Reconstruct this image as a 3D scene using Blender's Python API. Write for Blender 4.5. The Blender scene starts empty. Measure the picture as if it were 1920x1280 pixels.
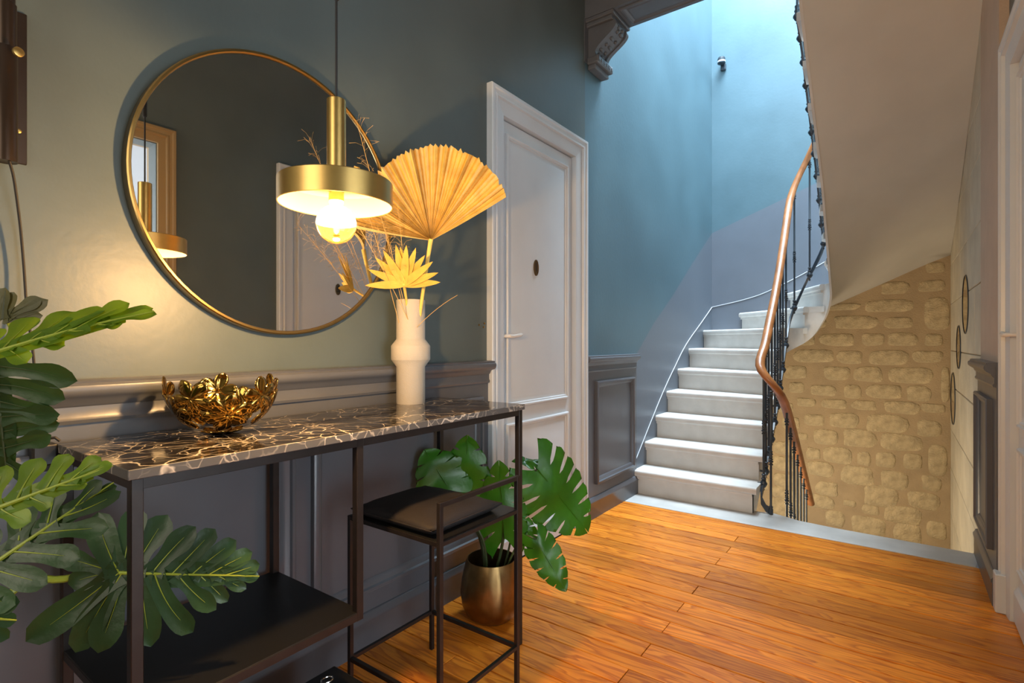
import bpy, bmesh, math, random
from mathutils import Vector, Matrix, noise
random.seed(7)
S = bpy.context.scene
C = S.collection
PI = math.pi

# ------------------------------------------------------------------ camera
TH = math.radians(36.05)
CH = 1.05
F = 1000.0
cam_d = bpy.data.cameras.new('camera'); cam = bpy.data.objects.new('camera', cam_d); C.objects.link(cam)
cam_d.sensor_width = 36; cam_d.lens = F / 1920 * 36; cam_d.clip_start = .02
cam.location = (0, 0, CH); cam.rotation_euler = (PI / 2, 0, TH)
S.camera = cam
FW = Vector((-math.sin(TH), math.cos(TH), 0)); RT = Vector((math.cos(TH), math.sin(TH), 0))
def at(u, v, d):                      # a point of the place d metres away along the viewing axis
    return FW * d + RT * ((u - 960) / F * d) + Vector((0, 0, CH + (640 - v) / F * d))
def on_y(u, v, y):                    # the point of a wall of constant y
    r = FW + RT * ((u - 960) / F); return at(u, v, y / r.y)

# ------------------------------------------------------------------ world, large lights, exposure
W = bpy.data.worlds.new('world'); S.world = W; W.use_nodes = True
W.node_tree.nodes['Background'].inputs[0].default_value = (.55, .68, .9, 1)
W.node_tree.nodes['Background'].inputs[1].default_value = .6
def area(name, loc, rot, sx, sy, power, col):
    l = bpy.data.lights.new(name, 'AREA'); l.shape = 'RECTANGLE'; l.size = sx; l.size_y = sy
    l.energy = power; l.color = col
    o = bpy.data.objects.new(name, l); C.objects.link(o); o.location = loc; o.rotation_euler = rot
    return o
area('skylight_daylight', (-.58, 4.2, 6.1), (0, 0, 0), 1.5, 1.9, 480, (.74, .88, 1.0))
area('side_room_fill', (1.5, -.66, 1.6), (PI / 2, 0, 0), 1.8, 1.7, 40, (.90, .95, 1.0))  # added fill, brightens the side room and hall; no window is built here
area('side_room_dado_fill', (2.58, .35, .85), (0, PI / 2, 0), 1.3, 1.6, 38, (.82, .92, 1.0))  # second added fill, sends cool light across to the dado
area('entrance_fill', (-.6, -1.42, 1.75), (PI / 2, 0, 0), 1.3, 1.7, 18, (1.0, .88, .72))  # fill added behind the camera, no glazing in the end wall
low = area('lower_flight_fill', (-1.25, 3.95, -.25), (0, 0, 0), .5, .5, 15, (1.0, .78, .50))  # unseen fill added under the rising flight to light the stones
low.rotation_euler = Vector((1.15, 1.0, .32)).to_track_quat('-Z', 'Y').to_euler()
S.view_settings.view_transform = 'Standard'; S.view_settings.look = 'None'
S.view_settings.gamma = 1; S.view_settings.use_curve_mapping = False
S.view_settings.exposure = .6

# ------------------------------------------------------------------ materials
def mat(name, col=(.5, .5, .5), rough=.5, metal=0, spec=.5, var=0, vscale=6, bump=0, bscale=60, rvar=0, coat=0):
    m = bpy.data.materials.new(name); m.use_nodes = True
    nt = m.node_tree; b = nt.nodes['Principled BSDF']
    b.inputs['Base Color'].default_value = (*col, 1); b.inputs['Roughness'].default_value = rough
    b.inputs['Metallic'].default_value = metal; b.inputs['Specular IOR Level'].default_value = spec
    b.inputs['Coat Weight'].default_value = coat
    if var or bump or rvar:
        tc = nt.nodes.new('ShaderNodeTexCoord')
    if var or rvar:
        n = nt.nodes.new('ShaderNodeTexNoise'); n.inputs['Scale'].default_value = vscale; n.inputs['Detail'].default_value = 8
        nt.links.new(tc.outputs['Object'], n.inputs['Vector'])
    if var:
        r = nt.nodes.new('ShaderNodeValToRGB')
        r.color_ramp.elements[0].position = .3; r.color_ramp.elements[1].position = .7
        r.color_ramp.elements[0].color = (*[c * (1 - var) for c in col], 1)
        r.color_ramp.elements[1].color = (*[min(1, c * (1 + var)) for c in col], 1)
        nt.links.new(n.outputs['Fac'], r.inputs['Fac']); nt.links.new(r.outputs['Color'], b.inputs['Base Color'])
    if rvar:
        mr = nt.nodes.new('ShaderNodeMapRange'); mr.inputs['To Min'].default_value = rough - rvar; mr.inputs['To Max'].default_value = rough + rvar
        nt.links.new(n.outputs['Fac'], mr.inputs['Value']); nt.links.new(mr.outputs['Result'], b.inputs['Roughness'])
    if bump:
        n2 = nt.nodes.new('ShaderNodeTexNoise'); n2.inputs['Scale'].default_value = bscale; n2.inputs['Detail'].default_value = 6
        nt.links.new(tc.outputs['Object'], n2.inputs['Vector'])
        bp = nt.nodes.new('ShaderNodeBump'); bp.inputs['Strength'].default_value = bump; bp.inputs['Distance'].default_value = .01
        nt.links.new(n2.outputs['Fac'], bp.inputs['Height']); nt.links.new(bp.outputs['Normal'], b.inputs['Normal'])
    return m
M = {}
M['teal'] = mat('teal_paint', (.088, .112, .110), .42, var=.10, vscale=3, bump=.06, bscale=40, rvar=.08)
M['blue'] = mat('skylit_wall_paint', (.082, .150, .185), .40, var=.12, vscale=2.2, bump=.06, bscale=40, rvar=.08)  # bluer copy of the hall paint, skylight tint put into the colour
M['grey'] = mat('grey_paint', (.098, .104, .118), .33, var=.06, vscale=5, bump=.03, bscale=50, rvar=.06)
M['stairgrey'] = mat('stair_grey_paint', (.125, .15, .185), .36, var=.05, vscale=4, bump=.03, rvar=.06)
M['white'] = mat('white_paint', (.60, .635, .66), .33, var=.03, bump=.02, bscale=80)
M['whiteplaster'] = mat('white_plaster', (.75, .76, .77), .7, bump=.03)
M['soffit'] = mat('soffit_plaster', (.58, .565, .51), .75, var=.05, vscale=3, bump=.04, bscale=30)
M['stepstone'] = mat('painted_step_stone', (.61, .60, .57), .6, var=.08, vscale=9, bump=.10, bscale=45)
M['slab'] = mat('limestone_slab', (.50, .50, .48), .5, var=.16, vscale=5, bump=.08, bscale=50)
M['mortar'] = mat('lime_mortar', (.37, .275, .16), .9, var=.12, vscale=7, bump=.5, bscale=90)
M['rubble'] = mat('rubble_stone', (.46, .365, .215), .9, var=.25, vscale=16, bump=1.0, bscale=70)
M['ashlar'] = mat('ashlar_stone', (.55, .50, .39), .85, var=.12, vscale=5, bump=.25, bscale=60)
M['pink'] = mat('pink_plaster', (.52, .40, .30), .85, var=.06, bump=.25, bscale=120)
M['iron'] = mat('dark_iron_paint', (.030, .042, .056), .32, spec=.5)
M['blackmetal'] = mat('black_metal', (.020, .016, .015), .38, metal=.3, var=.2, vscale=30)
M['blackgloss'] = mat('black_lacquer', (.008, .008, .008), .38)
M['sconce'] = mat('dark_bronze', (.055, .038, .028), .35, metal=.8)
M['brass'] = mat('brushed_brass', (.60, .40, .13), .34, metal=1, var=.05, vscale=40)
M['shadein'] = mat('shade_inside', (.34, .28, .19), .6)
M['gold'] = mat('polished_gold', (.44, .26, .06), .10, metal=1)
M['frame'] = mat('antique_brass_frame', (.42, .28, .10), .3, metal=1)
M['glassmirror'] = mat('mirror_glass', (.88, .88, .88), .015, metal=1)
M['bronzepot'] = mat('hammered_bronze', (.30, .19, .075), .36, metal=1, var=.25, vscale=20)
M['cushion'] = mat('dark_velvet', (.011, .008, .008), .75, var=.45, vscale=9, bump=.1, bscale=200)
M['vase'] = mat('cream_ceramic', (.42, .39, .335), .8, var=.03, vscale=300, bump=.15, bscale=300)
M['palm'] = mat('dried_palm', (.72, .50, .12), .75, var=.15, vscale=25)
M['palmspear'] = mat('dried_palm_spear_leaf', (.50, .33, .06), .8, var=.18, vscale=25)
M['palmdark'] = mat('dried_palm_dark', (.46, .29, .07), .8, var=.2, vscale=25)
M['palmpale'] = mat('dried_palm_pale', (.76, .57, .22), .75, var=.15, vscale=25)
M['soil'] = mat('soil_and_gap_dark', (.02, .014, .01), .9, bump=.6)  # pot soil, also the dark put behind floor seams and door gaps
M['cable'] = mat('black_cable', (.012, .010, .009), .5)
M['plate'] = mat('bronze_plate', (.17, .11, .05), .35, metal=.8)
M['digit'] = mat('plate_digit', (.02, .013, .006), .5)
M['chrome'] = mat('chrome', (.8, .8, .8), .15, metal=1)
M['petiole'] = mat('leaf_stalk', (.28, .34, .03), .45)
M['stemdark'] = mat('dark_stem', (.045, .07, .02), .5)
M['handle'] = mat('white_handle', (.72, .69, .64), .3)
M['grass'] = mat('dried_grass', (.55, .36, .12), .8)
M['beam'] = mat('beam_paint', (.105, .115, .13), .42, var=.08, vscale=8)
M['goldcasing'] = mat('brown_gold_casing', (.30, .21, .10), .35)  # browner and darker than the other door casings
M['tape'] = mat('white_line', (.62, .66, .72), .5)

def leafmat(name, col, vein, rough=.35, trans=.25):
    m = mat(name, col, rough, var=.35, vscale=9, bump=.15, bscale=40)
    nt = m.node_tree; b = nt.nodes['Principled BSDF']; out = nt.nodes['Material Output']
    t = nt.nodes.new('ShaderNodeBsdfTranslucent'); t.inputs[0].default_value = (col[0] * 2, col[1] * 1.8, col[2] * .8, 1)
    mx = nt.nodes.new('ShaderNodeMixShader'); mx.inputs[0].default_value = trans
    nt.links.new(b.outputs[0], mx.inputs[1]); nt.links.new(t.outputs[0], mx.inputs[2]); nt.links.new(mx.outputs[0], out.inputs[0])
    return m
M['leaflit'] = leafmat('lit_leaf', (.10, .19, .008), None, .4, .3)  # lit copy of the leaf green, lamplight put into its colour
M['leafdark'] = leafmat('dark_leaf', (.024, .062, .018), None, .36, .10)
M['leafolive'] = leafmat('olive_leaf', (.085, .085, .03), None, .5, .1)
M['monstera'] = leafmat('monstera_leaf', (.032, .155, .008), None, .33, .22)

def wood_floor():
    m = bpy.data.materials.new('varnished_pine'); m.use_nodes = True; nt = m.node_tree; N = nt.nodes; L = nt.links
    b = N['Principled BSDF']; tc = N.new('ShaderNodeTexCoord'); oi = N.new('ShaderNodeObjectInfo')
    off = N.new('ShaderNodeVectorMath'); off.operation = 'MULTIPLY_ADD'
    L.new(oi.outputs['Random'], off.inputs[0]); off.inputs[1].default_value = (37, 53, 11); L.new(tc.outputs['Object'], off.inputs[2])
    mp = N.new('ShaderNodeMapping'); mp.inputs['Scale'].default_value = (1.3, 11, 1); L.new(off.outputs[0], mp.inputs[0])
    n1 = N.new('ShaderNodeTexNoise'); n1.inputs['Scale'].default_value = 1.6; n1.inputs['Detail'].default_value = 2; n1.inputs['Distortion'].default_value = .6
    L.new(mp.outputs[0], n1.inputs['Vector'])
    mul = N.new('ShaderNodeMath'); mul.operation = 'MULTIPLY'; mul.inputs[1].default_value = 8; L.new(n1.outputs['Fac'], mul.inputs[0])
    fr = N.new('ShaderNodeMath'); fr.operation = 'FRACT'; L.new(mul.outputs[0], fr.inputs[0])
    mp2 = N.new('ShaderNodeMapping'); mp2.inputs['Scale'].default_value = (1.6, 70, 1); L.new(off.outputs[0], mp2.inputs[0])
    n2 = N.new('ShaderNodeTexNoise'); n2.inputs['Scale'].default_value = 1; n2.inputs['Detail'].default_value = 4; L.new(mp2.outputs[0], n2.inputs['Vector'])
    n3 = N.new('ShaderNodeTexNoise'); n3.inputs['Scale'].default_value = 2.2; n3.inputs['Detail'].default_value = 3; L.new(off.outputs[0], n3.inputs['Vector'])
    r = N.new('ShaderNodeValToRGB'); cr = r.color_ramp
    cr.elements[0].position = 0; cr.elements[0].color = (.80, .275, .024, 1)
    cr.elements[1].position = 1; cr.elements[1].color = (.80, .275, .024, 1)
    e = cr.elements.new(.5); e.color = (.70, .215, .016, 1)
    e = cr.elements.new(.84); e.color = (.50, .125, .009, 1)
    L.new(fr.outputs[0], r.inputs['Fac'])
    mx = N.new('ShaderNodeMix'); mx.data_type = 'RGBA'; mx.blend_type = 'MULTIPLY'; mx.inputs[0].default_value = .5
    r2 = N.new('ShaderNodeValToRGB'); r2.color_ramp.elements[0].position = .35; r2.color_ramp.elements[0].color = (.72, .66, .60, 1); r2.color_ramp.elements[1].position = .6; r2.color_ramp.elements[1].color = (1, 1, 1, 1)
    L.new(n2.outputs['Fac'], r2.inputs['Fac'])
    L.new(r.outputs['Color'], mx.inputs[6]); L.new(r2.outputs['Color'], mx.inputs[7])
    hs = N.new('ShaderNodeHueSaturation'); mr = N.new('ShaderNodeMapRange'); mr.inputs['To Min'].default_value = .58; mr.inputs['To Max'].default_value = 1.25
    ad = N.new('ShaderNodeMath'); ad.operation = 'ADD'; L.new(oi.outputs['Random'], ad.inputs[0]); L.new(n3.outputs['Fac'], ad.inputs[1])
    mr.inputs['From Max'].default_value = 1.6; mr.inputs['From Min'].default_value = .2
    L.new(ad.outputs[0], mr.inputs['Value']); L.new(mr.outputs[0], hs.inputs['Value']); L.new(mx.outputs[2], hs.inputs['Color'])
    L.new(hs.outputs['Color'], b.inputs['Base Color'])
    rr = N.new('ShaderNodeMapRange'); rr.inputs['To Min'].default_value = .22; rr.inputs['To Max'].default_value = .42; L.new(n3.outputs['Fac'], rr.inputs['Value']); L.new(rr.outputs[0], b.inputs['Roughness'])
    bp = N.new('ShaderNodeBump'); bp.inputs['Strength'].default_value = .06; bp.inputs['Distance'].default_value = .004; L.new(n2.outputs['Fac'], bp.inputs['Height']); L.new(bp.outputs[0], b.inputs['Normal'])
    return m
M['floor'] = wood_floor()

def marble(name='black_marble', dark=(.013, .011, .010, 1), rough=.09):
    m = bpy.data.materials.new(name); m.use_nodes = True; nt = m.node_tree; N = nt.nodes; L = nt.links
    b = N['Principled BSDF']; b.inputs['Roughness'].default_value = rough; tc = N.new('ShaderNodeTexCoord')
    def veins(scale, dist, lo, hi, seed):
        n = N.new('ShaderNodeTexNoise'); n.inputs['Scale'].default_value = 3.5; n.inputs['Detail'].default_value = 5
        mp = N.new('ShaderNodeMapping'); mp.inputs['Location'].default_value = (seed, seed * 2, 0); L.new(tc.outputs['Object'], mp.inputs[0])
        L.new(mp.outputs[0], n.inputs['Vector'])
        a = N.new('ShaderNodeVectorMath'); a.operation = 'MULTIPLY_ADD'; L.new(n.outputs['Color'], a.inputs[0]); a.inputs[1].default_value = (dist,) * 3; L.new(mp.outputs[0], a.inputs[2])
        v = N.new('ShaderNodeTexVoronoi'); v.feature = 'DISTANCE_TO_EDGE'; v.inputs['Scale'].default_value = scale; L.new(a.outputs[0], v.inputs['Vector'])
        r = N.new('ShaderNodeMapRange'); r.inputs['From Min'].default_value = lo; r.inputs['From Max'].default_value = hi; r.inputs['To Min'].default_value = 1; r.inputs['To Max'].default_value = 0
        L.new(v.outputs['Distance'], r.inputs['Value'])
        k = N.new('ShaderNodeTexNoise'); k.inputs['Scale'].default_value = 4.5; k.inputs['Detail'].default_value = 3; L.new(mp.outputs[0], k.inputs['Vector'])
        kr = N.new('ShaderNodeMapRange'); kr.inputs['From Min'].default_value = .43; kr.inputs['From Max'].default_value = .60; L.new(k.outputs['Fac'], kr.inputs['Value'])
        mu = N.new('ShaderNodeMath'); mu.operation = 'MULTIPLY'; L.new(r.outputs[0], mu.inputs[0]); L.new(kr.outputs[0], mu.inputs[1])
        return mu
    a = veins(9, .28, .002, .020, 3.1); c = veins(22, .2, .002, .036, 8.7); d = veins(4.2, .38, .0015, .016, 1.3)
    s = N.new('ShaderNodeMath'); s.operation = 'MAXIMUM'; L.new(a.outputs[0], s.inputs[0]); L.new(c.outputs[0], s.inputs[1])
    s2 = N.new('ShaderNodeMath'); s2.operation = 'MAXIMUM'; L.new(s.outputs[0], s2.inputs[0]); L.new(d.outputs[0], s2.inputs[1])
    mx = N.new('ShaderNodeMix'); mx.data_type = 'RGBA'; mx.inputs[6].default_value = dark; mx.inputs[7].default_value = (.60, .53, .44, 1)
    L.new(s2.outputs[0], mx.inputs[0]); L.new(mx.outputs[2], b.inputs['Base Color'])
    return m
M['marble'] = marble()
M['marbleedge'] = marble('sawn_marble_edge', (.085, .082, .08, 1), .6)

def rail_wood():
    m = mat('handrail_wood', (.34, .135, .045), .28, var=.3, vscale=12); return m
M['railwood'] = rail_wood()

def emit(name, col, st):
    m = bpy.data.materials.new(name); m.use_nodes = True; nt = m.node_tree
    b = nt.nodes['Principled BSDF']; b.inputs['Emission Color'].default_value = (*col, 1); b.inputs['Emission Strength'].default_value = st
    b.inputs['Base Color'].default_value = (*col, 1)
    return m
M['filament'] = emit('bulb_filament', (1, .72, .38), 60)
M['bulbtop'] = emit('bulb_glow', (1, .80, .50), 5)
def bulbglass():
    m = mat('amber_bulb_glass', (.62, .42, .16), .07, metal=1)
    m.node_tree.nodes['Principled BSDF'].inputs['Alpha'].default_value = .80
    return m
M['bulbglass'] = bulbglass()
def ringglass():
    m = bpy.data.materials.new('skylight_glass'); m.use_nodes = True; nt = m.node_tree; out = nt.nodes['Material Output']
    t = nt.nodes.new('ShaderNodeBsdfTransparent'); nt.links.new(t.outputs[0], out.inputs[0]); return m
M['skyglass'] = ringglass()

# ------------------------------------------------------------------ helpers
def B(): return bmesh.new()
def box(bm, x0, x1, y0, y1, z0, z1, bev=0, seg=1):
    b2 = bmesh.new()
    vs = [b2.verts.new((x, y, z)) for x in (x0, x1) for y in (y0, y1) for z in (z0, z1)]
    for f in ((0, 1, 3, 2), (4, 6, 7, 5), (0, 4, 5, 1), (2, 3, 7, 6), (0, 2, 6, 4), (1, 5, 7, 3)): b2.faces.new([vs[i] for i in f])
    if bev: bmesh.ops.bevel(b2, geom=b2.edges[:], offset=bev, segments=seg, affect='EDGES', profile=.5)
    merge(bm, b2); return bm
def merge(bm, b2):
    me = bpy.data.meshes.new('t'); b2.to_mesh(me); b2.free(); bm.from_mesh(me); bpy.data.meshes.remove(me)
def tube(bm, pts, r, n=10, cap=True, ell=None, up=None):
    """sweep a circle (or ellipse ell=(a,b)) of radius r (number or list) along pts"""
    pts = [Vector(p) for p in pts]; rings = []
    prev = None
    for i, p in enumerate(pts):
        a = pts[max(i - 1, 0)]; b = pts[min(i + 1, len(pts) - 1)]
        t = (b - a).normalized()
        if up is not None: ref = Vector(up)
        elif prev is None: ref = Vector((0, 0, 1)) if abs(t.z) < .9 else Vector((1, 0, 0))
        else: ref = prev
        s = t.cross(ref).normalized(); q = s.cross(t).normalized(); prev = q
        rr = r[i] if isinstance(r, (list, tuple)) else r
        ea, eb = ell if ell else (1, 1)
        rings.append([bm.verts.new(p + s * (math.cos(2 * PI * k / n) * rr * ea) + q * (math.sin(2 * PI * k / n) * rr * eb)) for k in range(n)])
    for a, b in zip(rings, rings[1:]):
        for k in range(n): bm.faces.new((a[k], a[(k + 1) % n], b[(k + 1) % n], b[k]))
    if cap: bm.faces.new(rings[0][::-1]); bm.faces.new(rings[-1])
    return bm
def lathe(bm, prof, n=24, c=(0, 0, 0), ax='z', cap=True):
    """prof = [(radius, height)]"""
    c = Vector(c); rings = []
    for r, h in prof:
        ring = []
        for k in range(n):
            a = 2 * PI * k / n; x, y = r * math.cos(a), r * math.sin(a)
            v = Vector((x, y, h)) if ax == 'z' else (Vector((h, x, y)) if ax == 'x' else Vector((x, h, y)))
            ring.append(bm.verts.new(c + v))
        rings.append(ring)
    for a, b in zip(rings, rings[1:]):
        for k in range(n): bm.faces.new((a[k], a[(k + 1) % n], b[(k + 1) % n], b[k]))
    if cap:
        bm.faces.new(rings[0][::-1]); bm.faces.new(rings[-1])
    return bm
def prism(bm, poly, z0, z1, bev=0):
    b2 = bmesh.new()
    lo = [b2.verts.new((x, y, z0)) for x, y in poly]; hi = [b2.verts.new((x, y, z1)) for x, y in poly]
    n = len(poly); b2.faces.new(lo[::-1]); b2.faces.new(hi)
    for k in range(n): b2.faces.new((lo[k], lo[(k + 1) % n], hi[(k + 1) % n], hi[k]))
    bmesh.ops.recalc_face_normals(b2, faces=b2.faces)
    if bev: bmesh.ops.bevel(b2, geom=b2.edges[:], offset=bev, segments=2, affect='EDGES', profile=.5)
    merge(bm, b2); return bm
def rings_on_wall(bm, X, n, y0, y1, z0, z1, prof, fill=True, open_bottom=False):
    """moulding round a rectangle on the wall plane x=X facing n; prof = [(inset, proud)]"""
    loops = []
    for ins, pr in prof:
        x = X + n * pr
        a, b, c, d = y0 + ins, y1 - ins, z0 + (0 if open_bottom else ins), z1 - ins
        loops.append([bm.verts.new(p) for p in ((x, a, c), (x, a, d), (x, b, d), (x, b, c))])
    for p, q in zip(loops, loops[1:]):
        for k in range(3 if open_bottom else 4): bm.faces.new((p[k], p[(k + 1) % 4], q[(k + 1) % 4], q[k]))
    if fill: bm.faces.new(loops[-1])
    return bm
def extrude_y(bm, prof, y0, y1):
    """closed profile [(x,z)] extruded along y"""
    a = [bm.verts.new((x, y0, z)) for x, z in prof]; b = [bm.verts.new((x, y1, z)) for x, z in prof]; n = len(prof)
    for k in range(n): bm.faces.new((a[k], a[(k + 1) % n], b[(k + 1) % n], b[k]))
    bm.faces.new(a[::-1]); bm.faces.new(b)
    return bm
def obj(name, bm, m, parent=None, smooth=False, origin=None):
    bmesh.ops.recalc_face_normals(bm, faces=bm.faces[:])
    xs = [v.co for v in bm.verts]
    lo = Vector([min(v[i] for v in xs) for i in range(3)]); hi = Vector([max(v[i] for v in xs) for i in range(3)])
    o0 = Vector(origin) if origin is not None else Vector(((lo.x + hi.x) / 2, (lo.y + hi.y) / 2, lo.z))
    for v in bm.verts: v.co -= o0
    me = bpy.data.meshes.new(name); bm.to_mesh(me); bm.free()
    for mm in (m if isinstance(m, (list, tuple)) else [m]): me.materials.append(M[mm])
    if smooth:
        me.polygons.foreach_set('use_smooth', [True] * len(me.polygons))
        if smooth != 'full': me.set_sharp_from_angle(angle=math.radians(40))
    o = bpy.data.objects.new(name, me); C.objects.link(o); o.location = o0
    if parent: setp(o, parent)
    return o
def wpos(o):
    p = Vector(o.location)
    if o.parent: p = o.matrix_parent_inverse.to_translation() + p + wpos(o.parent)
    return p
def setp(o, parent):
    o.parent = parent; o.matrix_parent_inverse = Matrix.Translation(-wpos(parent))
def thing(name, label, cat, loc=(0, 0, 0), group=None):
    o = bpy.data.objects.new(name, None); C.objects.link(o); o.location = loc; o.empty_display_size = .05
    return tag(o, label, cat, group)
def tag(o, label, cat, group=None):
    o['label'] = label; o['category'] = cat
    if group: o['group'] = group
    return o
def struct(o, label=None, cat=None):
    o['kind'] = 'structure'
    if label: o['label'] = label
    if cat: o['category'] = cat
    return o

# key planes of the place
XL, XR, YB = -1.487, .32, 5.36
YT = 3.28                                   # front edge of the stone threshold
# ------------------------------------------------------------------ floor
bm = B(); box(bm, XL - .1, XR + .14, -1.5, 3.27, -.12, -.022)
floor = struct(obj('floor', bm, 'soil'), 'varnished orange pine plank floor of the hallway', 'floor')
rows = [YT - .006, 3.226]
while rows[-1] > -1.4: rows.append(rows[-1] - .09)
for k, (a, b) in enumerate(zip(rows, rows[1:])):
    if k >= 3 and (k - 3) % 2 == 0: cuts = [XL, -.70 + random.uniform(-.006, .006), XR]
    else: cuts = [XL, XR]
    if k in (22, 24): cuts = [XL, -1.2, XR]
    if a < 2.83: cuts[-1] = .40
    for c0, c1 in zip(cuts, cuts[1:]):
        dz = random.uniform(-.0008, .0008)
        bm = B(); box(bm, c0 + .0012, c1 - .0012, b + .0025, a - .0025, -.022, dz, .0012)
        obj('floor_board', bm, 'floor', floor)
# stone threshold slab with a bulge at the newel
poly = [(XL, YT), (XR - .03, YT + .005), (XR, 3.49), (-.30, 3.505), (-.48, 3.525), (-.56, 3.56), (-.63, 3.585), (-.70, 3.57), (-.74, 3.56), (XL, 3.56)]
bm = B(); prism(bm, poly, -.14, .0, .006)
struct(obj('trim_1', bm, 'slab'), 'pale grey stone threshold slab between plank floor and stairs', 'threshold')

# ------------------------------------------------------------------ left wall
D0, D1 = 1.852, 2.747                       # door casing, y
ZT = 6.3
bm = B()
def quad(bm, pts, mi=0):
    f = bm.faces.new([bm.verts.new(p) for p in pts]); f.material_index = mi; return f
pb = [(3.50, .95), (3.84, 1.185), (4.25, 1.42), (4.69, 1.70), (5.05, 1.92), (YB, 2.106)]   # painted dado boundary on the stair wall
quad(bm, [(XL, -1.5, -.1), (XL, D0 + .1, -.1), (XL, D0 + .1, 3.3), (XL, -1.5, 3.3)])
quad(bm, [(XL, D0 + .1, 2.1), (XL, D1 - .1, 2.1), (XL, D1 - .1, 3.3), (XL, D0 + .1, 3.3)])
quad(bm, [(XL, D1 - .1, -.1), (XL, 2.765, -.1), (XL, 2.765, 3.3), (XL, D1 - .1, 3.3)])
quad(bm, [(XL, 2.765, -.1), (XL, 3.5, -.1), (XL, 3.5, 3.3), (XL, 2.765, 3.3)], 2)
quad(bm, [(XL, 2.4, 3.3), (XL, 3.5, 3.3), (XL, 3.5, ZT), (XL, 2.4, ZT)], 2)
for (a, za), (b, zb) in zip(pb, pb[1:]):
    quad(bm, [(XL, a, za), (XL, b, zb), (XL, b, ZT), (XL, a, ZT)], 2)
    quad(bm, [(XL, a, -2.6), (XL, b, -2.6), (XL, b, zb), (XL, a, za)], 1)
wl = struct(obj('wall_left', bm, ['teal', 'stairgrey', 'blue'], origin=(XL, 0, 0)), 'teal painted hallway wall with grey painted stair dado', 'wall')
def dado(X, n, y0, y1, parent, panels):
    bm = B(); box(bm, min(X, X + n * .008), max(X, X + n * .008), y0, y1, 0, .95)
    obj('dado_board', bm, 'grey', parent)
    for a, b in panels:
        bm = B(); rings_on_wall(bm, X, n, a, b, .195, .812, [(0, .006), (0, .026), (.006, .030), (.014, .030), (.018, .022), (.028, .018), (.036, .012), (.040, .009)], False)
        obj('panel_moulding', bm, 'grey', parent, smooth=True)
def rail_prof(X, n):
    return [(X + n * dx, z) for dx, z in ((-.004, .868), (.016, .868), (.019, .876), (.014, .884), (.014, .905), (.020, .910), (.024, .920), (.036, .928), (.044, .936), (.046, .945), (.044, .953), (.036, .958), (.038, .963), (.030, .966), (-.004, .966))]
def base_prof(X, n, h=.125):
    return [(X + n * dx, z) for dx, z in ((-.004, 0), (.020, 0), (.020, h - .035), (.024, h - .030), (.024, h - .020), (.018, h - .012), (.016, h - .004), (.011, h), (-.004, h))]
dado(XL, 1, -1.5, D0, wl, [(-.75, .07), (.09, .91), (.97, 1.80)])
dado(XL, 1, D1, 3.50, wl, [(2.875, 3.435)])
bm = B(); extrude_y(bm, rail_prof(XL, 1), -1.5, D0 + .012); struct(obj('trim_2', bm, 'grey', smooth=True), 'dark grey chair rail behind the console table', 'chair rail')
bm = B(); extrude_y(bm, rail_prof(XL, 1), D1 + .003, 3.49); struct(obj('trim_3', bm, 'grey', smooth=True), 'short grey chair rail between the white door and the stairs', 'chair rail')
bm = B(); extrude_y(bm, base_prof(XL, 1), -1.5, D0); struct(obj('baseboard_left', bm, 'grey', smooth=True), 'grey moulded baseboard behind the console table', 'baseboard')
bm = B(); extrude_y(bm, base_prof(XL, 1), D1, 3.50); struct(obj('baseboard_left', bm, 'grey', smooth=True), 'short grey baseboard beside the bottom stair', 'baseboard')

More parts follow.
